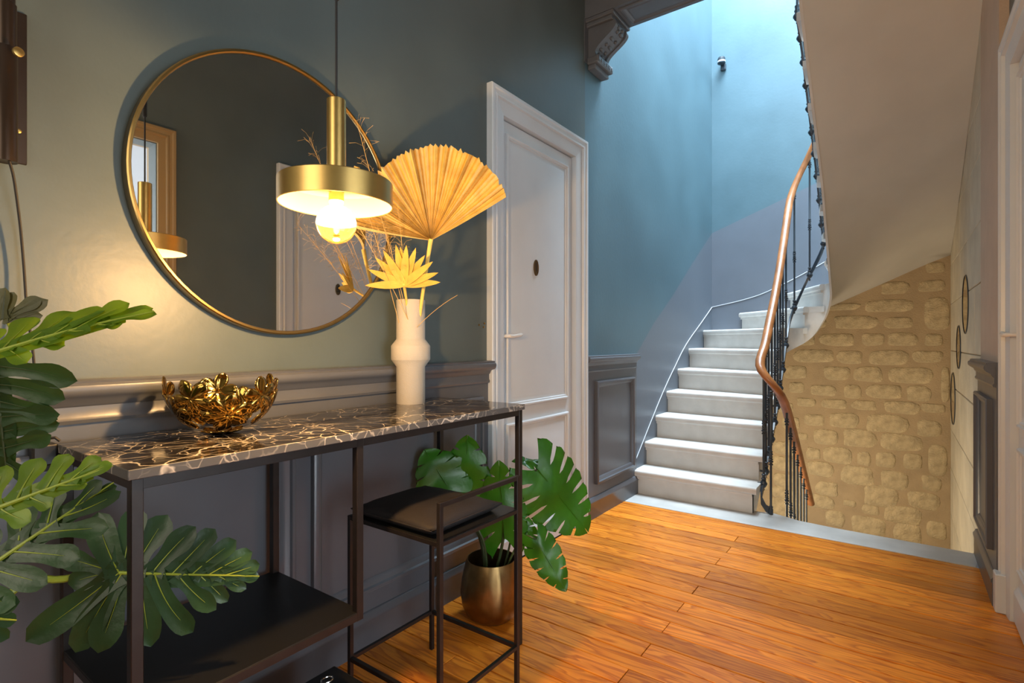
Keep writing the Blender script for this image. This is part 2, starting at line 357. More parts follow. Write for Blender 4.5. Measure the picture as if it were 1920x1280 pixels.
# ------------------------------------------------------------------ doors
def text_mesh(bm, s, size, mtx):
    cu = bpy.data.curves.new('t', 'FONT'); cu.body = s; cu.size = size; cu.align_x = 'CENTER'; cu.align_y = 'CENTER'; cu.extrude = .0006
    to = bpy.data.objects.new('t', cu); C.objects.link(to)
    me = bpy.data.meshes.new_from_object(to.evaluated_get(bpy.context.evaluated_depsgraph_get()))
    me.transform(mtx); bm.from_mesh(me); bpy.data.meshes.remove(me); bpy.data.objects.remove(to); bpy.data.curves.remove(cu)
def door(name, label, X, n, c0, c1, l0, l1, handle_y, lever, digit, plinth):
    """casing c0..c1, leaf l0..l1 on the wall plane X facing n"""
    root = struct(thing(name, label, 'door', (X, (c0 + c1) / 2, 0)))
    P = [(0, -.01), (0, .030), (.004, .034), (.016, .034), (.020, .028), (.034, .026), (.038, .030), (.046, .030), (.050, .018), (.100, .014), (.110, .012), (.112, -.03)]
    bm = B(); rings_on_wall(bm, X, n, c0, c1, 0, 2.20, P, False, True)
    obj('door_casing', bm, 'white', root)
    if plinth:
        for a, b in ((c0 - .003, c0 + .06), (c1 - .06, c1 + .003)):
            bm = B(); box(bm, min(X, X + n * .048), max(X, X + n * .048), a, b, 0, .15, .004); obj('plinth_block', bm, 'white', root)
    LX = X - n * .012
    bm = B(); b0, b1_ = LX - n * .042, LX - n * .06; box(bm, min(b0, b1_), max(b0, b1_), l0 - .06, l1 + .06, 0, 2.15); obj('leak_blocker', bm, 'soil', root)  # unseen dark box added to stop light leaking round the leaf
    bm = B(); box(bm, min(LX, LX - n * .04), max(LX, LX - n * .04), l0 + .003, l1 - .003, .008, 2.084, .002)
    leaf = obj('door_leaf', bm, 'white', root)
    pr = [(0, 0), (.0005, .008), (.004, .014), (.011, .015), (.015, .009), (.022, .008), (.025, .002), (.030, .001), (.046, .005), (.052, .006)]
    for a, b in ((.205, .662), (.735, 2.026)):
        bm = B(); rings_on_wall(bm, LX, n, l0 + .04, l1 - .055, a, b, pr); obj('door_panel', bm, 'white', leaf, smooth=True)
    bm = B(); extrude_y(bm, [(LX + n * dx, z) for dx, z in ((-.002, .008), (.014, .008), (.014, .115), (.004, .135), (-.002, .135))], l0, l1); obj('kick_board', bm, 'white', leaf)
    # handle
    bm = B(); box(bm, min(LX, LX + n * .006), max(LX, LX + n * .006), handle_y - .011, handle_y + .011, .965, 1.105, .002)
    h = obj('handle_plate', bm, 'handle', leaf)
    bm = B(); s = lever
    tube(bm, [(LX + n * .004, handle_y, 1.075), (LX + n * .03, handle_y, 1.075), (LX + n * .04, handle_y + s * .006, 1.075), (LX + n * .042, handle_y + s * .03, 1.074), (LX + n * .040, handle_y + s * .07, 1.078), (LX + n * .038, handle_y + s * .10, 1.082), (LX + n * .036, handle_y + s * .112, 1.083)], [.008, .008, .009, .008, .0085, .008, .005], 10)
    obj('lever', bm, 'handle', h, smooth=True)
    bm = B(); lathe(bm, [(.004, 0), (.004, n * .0075)], 12, (LX, handle_y, 1.007), 'x'); box(bm, min(LX, LX + n * .0075), max(LX, LX + n * .0075), handle_y - .0018, handle_y + .0018, .990, 1.006); obj('keyhole', bm, 'digit', h)
    # number plate
    py = (l0 + l1) / 2 - .045 * n if name == 'door_1' else (l0 + l1) / 2
    pz = 1.423
    bm = B(); PXN = LX + n * .0055
    ring = lambda k, x: [bm.verts.new((PXN + n * x, py + .0215 * k * math.cos(2 * PI * i / 28), pz + .041 * k * math.sin(2 * PI * i / 28))) for i in range(28)]
    R = [ring(1, .002), ring(1, .006), ring(.86, .007), ring(.84, .005)]
    for a, b in zip(R, R[1:]):
        for i in range(28): bm.faces.new((a[i], a[(i + 1) % 28], b[(i + 1) % 28], b[i]))
    bm.faces.new(R[-1])
    pl = obj('number_plate', bm, 'plate', leaf)
    bm = B()
    rot = Matrix(((0, 0, n, 0), (n, 0, 0, 0), (0, 1, 0, 0), (0, 0, 0, 1)))
    text_mesh(bm, digit, .062, Matrix.Translation((PXN + n * .0056, py, pz)) @ rot)
    obj('digit', bm, 'digit', pl)
    return root
door('door_1', 'tall white panelled door with a bronze number 1 plate left of the stairs', XL, 1, D0, D1, D0 + .112, D1 - .112, D0 + .128, 1, '1', False)
XD = .315; XW = .345
door('door_2', 'white panelled door with plinth blocks beside the dark dado pier', XW, -1, 1.89, 2.83, 2.0, 2.72, 2.685, 1, '2', True)

# ------------------------------------------------------------------ right wall
bm = B()
x1 = XR + .12
for y0, y1, z0, z1 in ((-1.5, .28, 0, 3.3), (.28, 1.20, 2.12, 3.3), (1.20, 2.0, 0, 3.3), (2.0, 2.72, 2.09, 3.3), (2.72, 2.832, 0, 3.3)):
    box(bm, XW, x1, y0, y1, z0, z1)
wr = struct(obj('wall_right', bm, 'teal'), 'dark teal hallway wall with two white doorways', 'wall')
bm = B(); box(bm, XD, x1, 2.832, 3.42, 0, 3.0)
pier = obj('plaster_pier', bm, 'pink', wr)
dado(XD, -1, 2.825, 3.46, wr, [(2.93, 3.40)])
dado(XW, -1, 1.30, 1.885, wr, [(1.36, 1.83)])
bm = B(); extrude_y(bm, rail_prof(XD, -1), 2.835, 3.465); struct(obj('trim_4', bm, 'grey', smooth=True), 'dark chair rail end on the panelled pier by the stone wall', 'chair rail')
bm = B(); extrude_y(bm, rail_prof(XW, -1), 1.30, 1.885); struct(obj('trim_5', bm, 'grey', smooth=True), 'dark chair rail between the two doorways', 'chair rail')
bm = B(); extrude_y(bm, base_prof(XD, -1), 2.835, 3.485); struct(obj('baseboard_right', bm, 'grey', smooth=True), 'dark grey baseboard of the pier at the threshold slab', 'baseboard')
bm = B(); extrude_y(bm, base_prof(XW, -1), 1.30, 1.885); struct(obj('baseboard_right', bm, 'grey', smooth=True), 'dark grey baseboard between the two doorways', 'baseboard')
# open doorway into the side room
root = struct(thing('door_3', 'open doorway with moulded casing seen in the round mirror', 'doorway', (XW, .74, 0)))
bm = B(); rings_on_wall(bm, XW, -1, .19, 1.29, 0, 2.21, [(0, -.01), (0, .030), (.004, .034), (.016, .034), (.020, .028), (.034, .026), (.038, .030), (.046, .030), (.050, .018), (.085, .014), (.090, -.12)], False, True)
obj('door_casing', bm, 'goldcasing', root)
# side room shell
bm = B()
box(bm, x1, 2.7, -.7, 2.3, -.1, 0); box(bm, x1, 2.7, -.7, 2.3, 3.0, 3.1); box(bm, 2.62, 2.72, -.7, 2.3, 0, 3); box(bm, x1, 2.7, -.8, -.7, 0, 3); box(bm, x1, 2.7, 2.3, 2.4, 0, 3)
struct(obj('wall_side_room', bm, 'whiteplaster'), 'pale side room seen through the open doorway', 'room')
# front wall behind the camera, ceilings
bm = B(); box(bm, XL - .1, XR + .2, -1.62, -1.5, -.1, 3.3); struct(obj('wall_front', bm, 'teal'), 'entrance end wall of the hallway', 'wall')
bm = B(); box(bm, XL - .1, XR + .2, -1.6, 2.765, 3.2, 3.3); box(bm, -.47, XW, 2.74, 2.765, 3.0, 3.2); struct(obj('ceiling', bm, 'whiteplaster'), 'white hallway ceiling', 'ceiling')
bm = B(); box(bm, XL - .1, XR + .2, 2.4, 2.55, 3.3, ZT); struct(obj('wall_upper', bm, 'whiteplaster'), 'upper landing wall', 'wall')
bm = B()
box(bm, XL - .1, XR + .2, 2.4, 3.0, ZT, ZT + .1); box(bm, XL - .1, XR + .2, 5.3, YB + .1, ZT, ZT + .1); box(bm, XL - .1, XL + .05, 3, 5.3, ZT, ZT + .1); box(bm, XR - .1, XR + .2, 3, 5.3, ZT, ZT + .1)
struct(obj('ceiling', bm, 'whiteplaster'), 'stairwell ceiling round the skylight', 'ceiling')
root = struct(thing('window_1', 'glazed skylight above the stairwell', 'skylight', (-.58, 4.15, ZT)))
bm = B()
for x in (XL + .05, -.6, XR - .13): box(bm, x, x + .04, 3, 5.3, ZT, ZT + .05)
for y in (3.0, 4.15, 5.26): box(bm, XL + .05, XR - .1, y, y + .04, ZT, ZT + .05)
obj('skylight_frame', bm, 'white', root)

# ------------------------------------------------------------------ stair geometry
RS = .165
ZC = Vector((-.575, 4.56)); RI = .155
inner_knots = {1: 0.0, 2: .18, 3: .40, 4: .57, 5: .71, 6: .84, 7: .96}
LA = 1.06; ARC = PI * RI
for k, th in ((8, 100), (9, 50), (10, 12)): inner_knots[k] = LA + ARC * (180 - th) / 180
for k, y in ((11, 4.46), (12, 4.33), (13, 4.18), (14, 4.05), (15, 3.86), (16, 3.63), (17, 3.42), (18, 3.2), (19, 2.99), (20, 2.77), (21, 2.55)): inner_knots[k] = LA + ARC + (4.56 - y)
outer_knots = {}
for k, y in ((1, 3.5), (2, 3.70), (3, 3.91), (4, 4.14), (5, 4.40), (6, 4.68), (7, 5.10)): outer_knots[k] = y - 3.5
LB = YB - 3.5; LC = XR - XL
for k, x in ((8, -1.21), (9, -.80), (10, -.45), (11, -.10), (12, .26)): outer_knots[k] = LB + x - XL
for k, y in ((13, 4.93), (14, 4.52), (15, 4.18), (16, 3.87), (17, 3.57), (18, 3.3), (19, 3.02), (20, 2.77), (21, 2.55)): outer_knots[k] = LB + LC + YB - y
def pc(kn, s):                              # smooth monotone interpolation
    i = max(1, min(20, int(math.floor(s)))); t = s - i
    g = lambda j: kn[max(1, min(21, j))]
    d0 = (g(i + 1) - g(i - 1)) / (2 if i > 1 else 1); d1 = (g(i + 2) - g(i)) / (2 if i < 20 else 1)
    a, b = g(i), g(i + 1)
    return (2 * t**3 - 3 * t**2 + 1) * a + (t**3 - 2 * t**2 + t) * d0 + (-2 * t**3 + 3 * t**2) * b + (t**3 - t**2) * d1
def inner_pt(l, r=RI):
    if l <= LA: return Vector((ZC.x - r, 3.5 + l))
    if l <= LA + ARC:
        th = PI - (l - LA) / RI; return Vector((ZC.x + r * math.cos(th), ZC.y + r * math.sin(th)))
    return Vector((ZC.x + r, 4.56 - (l - LA - ARC)))
def outer_pt(l, e=0):
    if l <= LB: return Vector((XL + e, 3.5 + l))
    if l <= LB + LC: return Vector((XL + l - LB, YB - e))
    return Vector((XR - e, YB - (l - LB - LC)))
def trim_to_walls(bm):                      # stairs butt against the wall faces, never into them
    for v in bm.verts:
        xr = XR - .004 if v.co.y > 3.42 else XD
        v.co.x = min(max(v.co.x, XL), xr); v.co.y = min(v.co.y, YB)
    bmesh.ops.dissolve_degenerate(bm, edges=bm.edges[:], dist=1e-6)
TK = .28                                    # step nose to soffit
stairs = thing('staircase', 'pale stone winding staircase with smooth plaster underside', 'staircase', (-1.1, 3.5, 0))
def between(kn, i, f, lim):                 # path points from knot i to i+1
    a, b = kn[i], kn[i + 1]; pts = [a] + [l for l in lim if a + .004 < l < b - .004] + [b]; return [f(l) for l in pts]
arcl = [LA + ARC * k / 12 for k in range(13)]
for i in range(1, 20):                      # the twentieth riser is the edge of the upper landing
    z = RS * i
    ip = between(inner_knots, i, inner_pt, arcl); op = between(outer_knots, i, outer_pt, [LB, LB + LC])
    a, b = ip[0], op[0]; dirn = (b - a).normalized(); nrm = Vector((dirn.y, -dirn.x))
    mid = (ip[-1] + op[-1]) / 2 - (a + b) / 2
    if nrm.dot(mid) > 0: nrm = -nrm         # towards the person climbing
    bm = B()
    # body (riser)
    prism(bm, [tuple(p) for p in (a, b, b - nrm * .03, a - nrm * .03)], z - RS - .003, z - .03)
    # tread slab with rounded nosing, a little past the inner string
    nose = .034; over = -.028
    q = [a + dirn * over + nrm * 0, *[p + (p - ZC).normalized() * 0 for p in ip[1:]]]
    e = ip[-1]; e2 = (op[-1] - e).normalized()
    poly = [a + dirn * over + nrm * nose, b + nrm * nose] + op[1:] + [e + e2 * over] + [(p - dirn * .0) for p in ip[1:-1][::-1]]
    poly = [tuple(p) for p in poly]
    b2 = bmesh.new(); prism(b2, poly, z - .045, z)
    bmesh.ops.remove_doubles(b2, verts=b2.verts, dist=.0005)
    fr = [ed for ed in b2.edges if all(((Vector((v.co.x, v.co.y)) - a).dot(nrm) > nose - .004) for v in ed.verts) and abs(ed.verts[0].co.z - ed.verts[1].co.z) < .001]
    bmesh.ops.bevel(b2, geom=fr, offset=.015, segments=4, affect='EDGES', profile=.5)
    merge(bm, b2)
    # small cove under the nosing
    c = [a + nrm * 0, b + nrm * 0, b + nrm * .016, a + nrm * .016]; prism(bm, [tuple(p) for p in c], z - .062, z - .044)
    trim_to_walls(bm); obj('step', bm, 'stepstone', stairs, smooth=True)
# plaster underside and inner string
bm = B(); N = 8; grid = []
ss = [1 + k / N for k in range(19 * N + 1)]
extra = []
for s in ss:
    ia = inner_pt(pc(inner_knots, s)); oa = outer_pt(pc(outer_knots, s)); z = RS * s - TK
    row = []
    for j in range(9):
        t = j / 8; p = ia.lerp(oa, t); row.append(bm.verts.new((p.x, p.y, z + .012 * math.sin(PI * t))))
    grid.append(row)
for r0, r1 in zip(grid, grid[1:]):
    for j in range(8): bm.faces.new((r0[j], r0[j + 1], r1[j + 1], r1[j]))
# fill the wall corners
for cx, l in ((XL, LB), (XR, LB + LC)):
    k = next(i for i in range(len(ss) - 1) if pc(outer_knots, ss[i]) <= l < pc(outer_knots, ss[i + 1]))
    v = bm.verts.new((cx, YB, RS * (ss[k] + .5 / N) - TK)); bm.faces.new((grid[k][8], v, grid[k + 1][8]))
trim_to_walls(bm); obj('soffit', bm, 'soffit', stairs, smooth='full')
bm = B()
for i in range(1, 20):
    prev = None
    for k in range(N + 1):
        q = i + k / N
        if q > ss[-1]: break
        p0 = inner_pt(pc(inner_knots, q), RI + .014); p1 = inner_pt(pc(inner_knots, q), RI - .0); zb = RS * q - TK; zt0 = RS * i - .02
        r = [bm.verts.new((p0.x, p0.y, zb)), bm.verts.new((p1.x, p1.y, zb)), bm.verts.new((p1.x, p1.y, zt0)), bm.verts.new((p0.x, p0.y, zt0))]
        if prev:
            for c in range(4): bm.faces.new((prev[c], prev[(c + 1) % 4], r[(c + 1) % 4], r[c]))
        prev = r
bmesh.ops.remove_doubles(bm, verts=bm.verts, dist=.0002)
obj('string', bm, 'stepstone', stairs, smooth=True)
# descending flight behind the slab
down = thing('descending_stairs', 'stone stairs leading down behind the threshold slab', 'staircase', (-.1, 3.5, -.2))
for k in range(10):
    z = -RS * (k + 1); y = 3.5 + .2 * k
    bm = B(); box(bm, -.53, XR - .004, y, min(y + .24, YB - .014), z - RS, z, .008); obj('step', bm, 'stepstone', down)

# ------------------------------------------------------------------ back wall with rubble stones
bm = B()
sl = [(outer_pt(pc(outer_knots, s)), RS * s - TK + .10) for s in ss]
bl = [(p.x, z) for p, z in sl if abs(p.y - YB) < 1e-6]
bl = [(XL, bl[0][1] - .03)] + bl + [(XR, bl[-1][1] + .03)]
for (a, za), (b, zb) in zip(bl, bl[1:]):
    quad(bm, [(a, YB, -2.6), (b, YB, -2.6), (b, YB, zb), (a, YB, za)], 0)
    g = lambda x: 2.106 + (x - XL) * .375 if x < -1.0 else 2.288 + (x + 1.0) * .38
    quad(bm, [(a, YB, za), (b, YB, zb), (b, YB, g(b)), (a, YB, g(a))], 1)
    quad(bm, [(a, YB, g(a)), (b, YB, g(b)), (b, YB, ZT), (a, YB, ZT)], 2)
wb = struct(obj('wall_back', bm, ['mortar', 'stairgrey', 'blue'], origin=(-.58, YB, 0)), 'stairwell end wall, rubble stone below and sky-tinted paint above', 'wall')
SA = [(1110,90,1310,180),(1350,40,1520,150),(960,215,1215,330),(1285,200,1520,310),(700,250,920,320),(830,365,1250,485),(450,360,790,470),(1340,345,1560,635),(560,505,945,625),(990,520,1245,620),(290,525,500,620),(1020,655,1285,770),(800,660,1000,765),(445,660,745,770),(200,660,405,765),(1340,665,1500,770),(220,800,565,910),(590,810,815,920),(860,810,1210,930),(1235,810,1500,910),(480,945,700,1060),(735,950,985,1075),(1030,955,1420,1085),(140,940,330,1050),(1480,950,1560,1250),(650,1105,800,1220),(845,1105,1150,1215),(1185,1115,1400,1240),(360,1110,590,1190),(180,1080,310,1170)]
SB = [(215,25,355,85),(405,35,590,100),(630,45,815,110),(870,55,1140,135),(1150,70,1330,130),(460,140,680,240),(740,155,1045,275),(1110,200,1305,305),(270,150,425,225),(340,265,525,365),(555,270,815,380),(840,305,1155,405),(220,290,300,335),(285,400,390,480),(415,400,630,505),(670,430,770,530),(810,435,955,540),(1015,445,1155,555),(1200,380,1345,600),(300,510,490,600),(550,545,790,665),(845,580,1050,700),(1150,615,1300,710),(360,660,525,750),(715,700,980,820),(1045,745,1290,840),(310,765,495,840),(565,795,660,830),(705,835,835,890),(870,860,1160,945),(430,880,575,975),(620,935,890,1040),(945,980,1150,1100),(1190,960,1340,1070),(40,600,200,680),(20,470,200,560),(40,360,220,440),(10,790,240,910),(30,700,230,770),(100,170,240,250),(60,60,190,130),(-90,240,60,330),(-100,420,-10,520),(-90,620,10,700)]
rects = [(1440 + a / 4.572, 480 + b / 4.572, 1440 + c / 4.572, 480 + d / 4.572) for a, b, c, d in SA] + [(1440 + a / 4, 740 + b / 4, 1440 + c / 4, 740 + d / 4) for a, b, c, d in SB]
def stone(cx, cz, w, h, rnd):
    bm = B(); n = 16; loops = []
    ph = [rnd.uniform(-1, 1) for _ in range(6)]
    for sc, pr in ((1.03, -.004), (1.0, .001), (.92, .005), (.62, .007), (.3, .008)):
        L = []
        for k in range(n):
            a = 2 * PI * k / n; c, s = math.cos(a), math.sin(a)
            ex = .55; px = math.copysign(abs(c) ** ex, c); pz = math.copysign(abs(s) ** ex, s)
            wob = 1 + .06 * (ph[0] * math.sin(2 * a + ph[1] * 3) + ph[2] * math.sin(3 * a + ph[3] * 3) + ph[4] * math.sin(5 * a + 1))
            q = noise.noise(Vector((cx * 9 + px * sc * 2, cz * 9 + pz * sc * 2, 3)))
            L.append(bm.verts.new((cx + px * sc * wob * w / 2, YB - pr - q * .005 * (pr > 0), cz + pz * sc * wob * h / 2)))
        loops.append(L)
    for a, b in zip(loops, loops[1:]):
        for k in range(n): bm.faces.new((a[k], a[(k + 1) % n], b[(k + 1) % n], b[k]))
    bm.faces.new(loops[-1])
    return bm
rnd = random.Random(3)
def soff_x(x):
    for (a, za), (b, zb) in zip(bl, bl[1:]):
        if a <= x <= b: return za + (zb - za) * (x - a) / max(b - a, 1e-6) - .10
    return 9
for u0, v0, u1, v1 in rects:
    p = on_y(u0, v1, YB); q = on_y(u1, v0, YB)
    ztop = min(q.z, soff_x((p.x + q.x) / 2) - .01)
    if ztop - p.z < .03: continue
    obj('stone', stone((p.x + q.x) / 2, (p.z + ztop) / 2, min(q.x, XR - .01) - p.x, ztop - p.z, rnd), 'rubble', wb, smooth='full')
# right stairwell wall of large ashlar blocks
bm = B(); box(bm, XR + .004, XR + .12, 3.40, YB + .1, -2.6, ZT)
ws = struct(obj('wall_right_stone', bm, 'mortar'), 'pale ashlar stone wall beside the descending stairs', 'wall')
z = -1.2; k = 0
while z < 3.6:
    h = (.30, .34, .27, .36)[k % 4]; y = 3.405; j = 0
    ln = [(.52, .66, .5, .4), (.3, .62, .58, .6), (.7, .45, .6, .4)][k % 3]
    while y < YB - .01:
        y2 = min(YB, y + ln[j % 4]); 
        if YB - y2 < .12: y2 = YB
        bm = B(); box(bm, XR - .002 - rnd.uniform(0, .002), XR + .02, y + .0025, y2 - .0025, z + .0025, z + h - .0025, .003)
        obj('stone_block', bm, 'ashlar', ws); y = y2; j += 1
    z += h; k += 1
# upper right stairwell wall paint
bm = B(); box(bm, XR - .006, XR + .1, 2.55, YB, 3.62, ZT); obj('painted_plaster', bm, 'blue', ws)
# thin white line following the stairs
wl_pts = [(XL + .003, 3.505, .235), (XL + .003, 3.98, .624), (XL + .003, 4.3, .85), (XL + .003, 4.586, 1.03), (XL + .003, 5.0, 1.22), (XL + .003, YB - .003, 1.385), (-1.183, YB - .003, 1.447), (-.9755, YB - .003, 1.516), (-.664, YB - .003, 1.669), (-.3, YB - .003, 1.88)]
bm = B(); wq = []
W_ = [Vector(p) for p in wl_pts]
for i in range(len(W_) - 1):
    lim = (0, 5) if i < 5 else (5, len(W_) - 1)
    a_, b_, c_, d_ = W_[max(lim[0], i - 1)], W_[i], W_[i + 1], W_[min(lim[1], i + 2)]
    for k in range(5):
        t = k / 5; wq.append(.5 * ((2 * b_) + (c_ - a_) * t + (2 * a_ - 5 * b_ + 4 * c_ - d_) * t * t + (3 * b_ - a_ - 3 * c_ + d_) * t ** 3))
wq.append(W_[-1])
tube(bm, wq, .0032, 6); struct(obj('trim_6', bm, 'tape'), 'thin white line on the wall following the stairs', 'trim')

# ------------------------------------------------------------------ beam and corbel
root = thing('ceiling_beam', 'grey painted beam with a panelled underside above the stair opening', 'beam', (-.98, 2.88, 2.93))
BY0, BY1, BZ = 2.765, 3.0, 2.93
bm = B(); box(bm, XL, -.47, BY0, BY1, BZ, 3.3); obj('beam_body', bm, 'beam', root)
bm = B(); loops = []
for ins, dz in ((.024, 0), (.024, -.006), (.030, -.010), (.040, -.010), (.046, -.004), (.056, .0), (.066, -.003)):
    loops.append([bm.verts.new(p) for p in ((-1.31 + ins, BY0 + ins, BZ + dz), (-.49 - ins, BY0 + ins, BZ + dz), (-.49 - ins, BY1 - ins, BZ + dz), (-1.31 + ins, BY1 - ins, BZ + dz))])
for a, b in zip(loops, loops[1:]):
    for k in range(4): bm.faces.new((a[k], a[(k + 1) % 4], b[(k + 1) % 4], b[k]))
bm.faces.new(loops[-1]); obj('soffit_panel', bm, 'beam', root)
bm = B(); box(bm, XL, -.47, BY0 - .03, BY0, 3.06, 3.2, .008); obj('beam_cornice', bm, 'beam', root)
root = thing('corbel', 'carved grey scroll bracket carrying the beam on the left wall', 'bracket', (XL, 2.88, 2.65))
cy0, cy1 = 2.80, 2.975
prof = []                                   # S-shaped face, x against z
for k in range(25):
    t = k / 24; z = 2.715 + t * .175
    x = XL + .045 + .115 * (3 * t * t - 2 * t * t * t) + .018 * math.sin(2 * PI * t) * -1
    prof.append((x, z))
def slab_s(bm, off, y0, y1):
    pr = [(x + off, z) for x, z in prof]; poly = [(XL, 2.715)] + pr + [(XL, 2.89)]
    extrude_y(bm, poly, y0, y1)
bm = B(); slab_s(bm, 0, cy0 + .025, cy1 - .025); obj('scroll', bm, 'beam', root, smooth=True)
for a, b in ((cy0, cy0 + .028), (cy1 - .028, cy1)):
    bm = B(); slab_s(bm, .012, a, b); obj('scroll_edge', bm, 'beam', root, smooth=True)
for k in range(7):
    t = .10 + k * .13; i = int(t * 24); x, z = prof[i]
    bm = B()
    b2 = bmesh.new(); bmesh.ops.create_icosphere(b2, subdivisions=2, radius=1)
    for v in b2.verts: v.co = Vector((x + v.co.x * .010, (cy0 + cy1) / 2 + (.022 if k % 2 else -.022) + v.co.y * .026, z + v.co.z * .012))
    merge(bm, b2); b2 = bmesh.new(); bmesh.ops.create_icosphere(b2, subdivisions=2, radius=1)
    for v in b2.verts: v.co = Vector((x + v.co.x * .012, (cy0 + cy1) / 2 - (.024 if k % 2 else -.024) + v.co.y * .012, z + v.co.z * .012))
    merge(bm, b2); obj('carved_leaf', bm, 'beam', root, smooth='full')
bm = B(); box(bm, XL, XL + .075, cy0 - .012, cy1 + .012, 2.672, 2.715, .008, 2); box(bm, XL, XL + .052, cy0 - .002, cy1 + .002, 2.645, 2.674, .006, 2); obj('foot_block', bm, 'beam', root)
for k in range(6):
    bm = B(); y = cy0 + .005 + k * .033; lathe(bm, [(.011, -.005), (.013, 0), (.011, .005)], 10, (XL + .073, y, 2.694), 'x'); obj('egg_ornament', bm, 'beam', root, smooth=True)
bm = B(); box(bm, XL, XL + .165, cy0 - .02, cy1 + .018, 2.885, 2.912, .006, 2); box(bm, XL, XL + .180, BY0, BY1, 2.908, 2.930, .004); obj('abacus', bm, 'beam', root)
bm = B(); box(bm, XL, XL + .004, BY0 - .01, cy0, 2.68, 2.93); obj('back_plate', bm, 'beam', root)

# ------------------------------------------------------------------ balustrade
bal = thing('balustrade', 'dark iron stair balustrade with turned balusters and wooden handrail', 'balustrade', (-.6, 3.55, 0))
RB = .115
def bpath(l):                               # centre line of band / rail, l measured from y=3.6 on the rising flight
    L1 = 4.56 - 3.6; A = PI * RB
    if l <= L1: return Vector((ZC.x - RB, 3.6 + l))
    if l <= L1 + A:
        th = PI - (l - L1) / RB; return Vector((ZC.x + RB * math.cos(th), ZC.y + RB * math.sin(th)))
    return Vector((ZC.x + RB, 4.56 - (l - L1 - A)))
L1 = .96; AA = PI * RB; L2 = L1 + AA
zt = [(0, .13), (.075, .21), (.176, .312), (.39, .497), (.488, .597), (.695, .84), (.827, 1.026), (L1, 1.17), (L1 + AA * .25, 1.31), (L1 + AA * .53, 1.58), (L1 + AA * .85, 1.76), (L2 + .1, 1.865), (L2 + .25, 2.05), (L2 + .39, 2.18), (L2 + .52, 2.30), (L2 + .67, 2.41), (L2 + .79, 2.51), (L2 + .9, 2.60), (L2 + 1.0, 2.69), (L2 + 1.12, 2.78), (L2 + 1.3, 2.87), (L2 + 1.8, 3.2)]
def lerp_t(tab, l):
    if l <= tab[0][0]: return tab[0][1]
    for (a, za), (b, zb) in zip(tab, tab[1:]):
        if l <= b: return za + (zb - za) * (l - a) / (b - a)
    return tab[-1][1]
def band_z(l): return sum(lerp_t(zt, l + d) for d in (-.06, -.03, 0, .03, .06)) / 5
rh = [(0, .82), (.8, .89), (L1 + AA * .5, .95), (L2 + 2, .95)]
def rail_z(l): return sum(lerp_t(zt, l + d) + lerp_t(rh, l + d) for d in (-.1, -.05, 0, .05, .1)) / 5
# iron band
bm = B(); pts = []
ends = [(-.63, 3.565, .01), (-.665, 3.555, .03), (-.69, 3.56, .07), (-.694, 3.575, .11)]
pts = [Vector(p) for p in ends] + [Vector((*bpath(l), band_z(l))) for l in [k * .03 for k in range(1, 88)]]
def strap(bm, pts, w, h):
    prev = None
    for i, p in enumerate(pts):
        t = (pts[min(i + 1, len(pts) - 1)] - pts[max(i - 1, 0)]); t.z = 0; t.normalize(); s = Vector((-t.y, t.x, 0))
        r = [bm.verts.new(p + s * a + Vector((0, 0, b))) for a, b in ((-w, -h), (w, -h), (w, h), (-w, h))]
        if prev:
            for k in range(4): bm.faces.new((prev[k], prev[(k + 1) % 4], r[(k + 1) % 4], r[k]))
        else: bm.faces.new(r)
        prev = r
    bm.faces.new(prev[::-1])
strap(bm, pts, .006, .021); obj('iron_band', bm, 'iron', bal, smooth=True)
# handrail: descending part, near turn, rising part
NC = Vector((-.636, 3.555)); NR = .076
pts = []
for k in range(12): y = 4.7 - k * .1; pts.append(Vector((NC.x + NR, y, .655 - .78 * (y - 3.6))))
for k in range(1, 10):
    th = -PI * k / 10; pts.append(Vector((NC.x + NR * math.cos(th), NC.y + NR * math.sin(th), .655 + (.945 - .655) * (k / 10) ** .8)))
pts += [Vector((*bpath(l), rail_z(l))) for l in [.0 + k * .025 for k in range(0, 108)]]
for _ in range(3): pts = [pts[0]] + [(pts[i - 1] + pts[i] * 2 + pts[i + 1]) / 4 for i in range(1, len(pts) - 1)] + [pts[-1]]
bm = B(); tube(bm, pts, .028, 12, ell=(1, .80), up=(0, 0, 1)); obj('handrail', bm, 'railwood', bal, smooth=True)
def railz_at(p):
    q = min(pts, key=lambda c: (c.x - p.x) ** 2 + (c.y - p.y) ** 2); return q.z
def baluster(x, y, zb, zt_, drop=True, bracket=None):
    bm = B(); H = zt_ - zb; r = .0068
    pr = []
    def collar(z, k=1.0): pr.extend([(r, z - .022), (r + .005 * k, z - .020), (r + .005 * k, z - .014), (r + .001, z - .011), (r + .001, z - .005), (r + .007 * k, z - .002), (r + .007 * k, z + .004), (r + .001, z + .008), (r + .005 * k, z + .014), (r + .005 * k, z + .018), (r, z + .022)])
    if drop: pr.extend([(.001, -.045), (.005, -.040), (.007, -.034), (.004, -.028), (.012, -.020), (.021, -.004), (.022, .004), (.014, .018), (.011, .024), (.015, .028), (.015, .034), (.009, .038), (.009, .050), (.013, .053), (.013, .059), (r, .063)])
    else: pr.extend([(.012, 0), (.013, .03), (.010, .04), (.013, .045), (r, .055)])
    collar(H * .40); collar(H * .40 + .045, .7)
    collar(H - .07)
    pr.append((r, H))
    lathe(bm, pr, 10, (x, y, zb))
    if bracket: tube(bm, [(x, y, zb), (bracket[0], bracket[1], zb)], .007, 8)
    obj('baluster', bm, 'iron', bal, smooth=True)
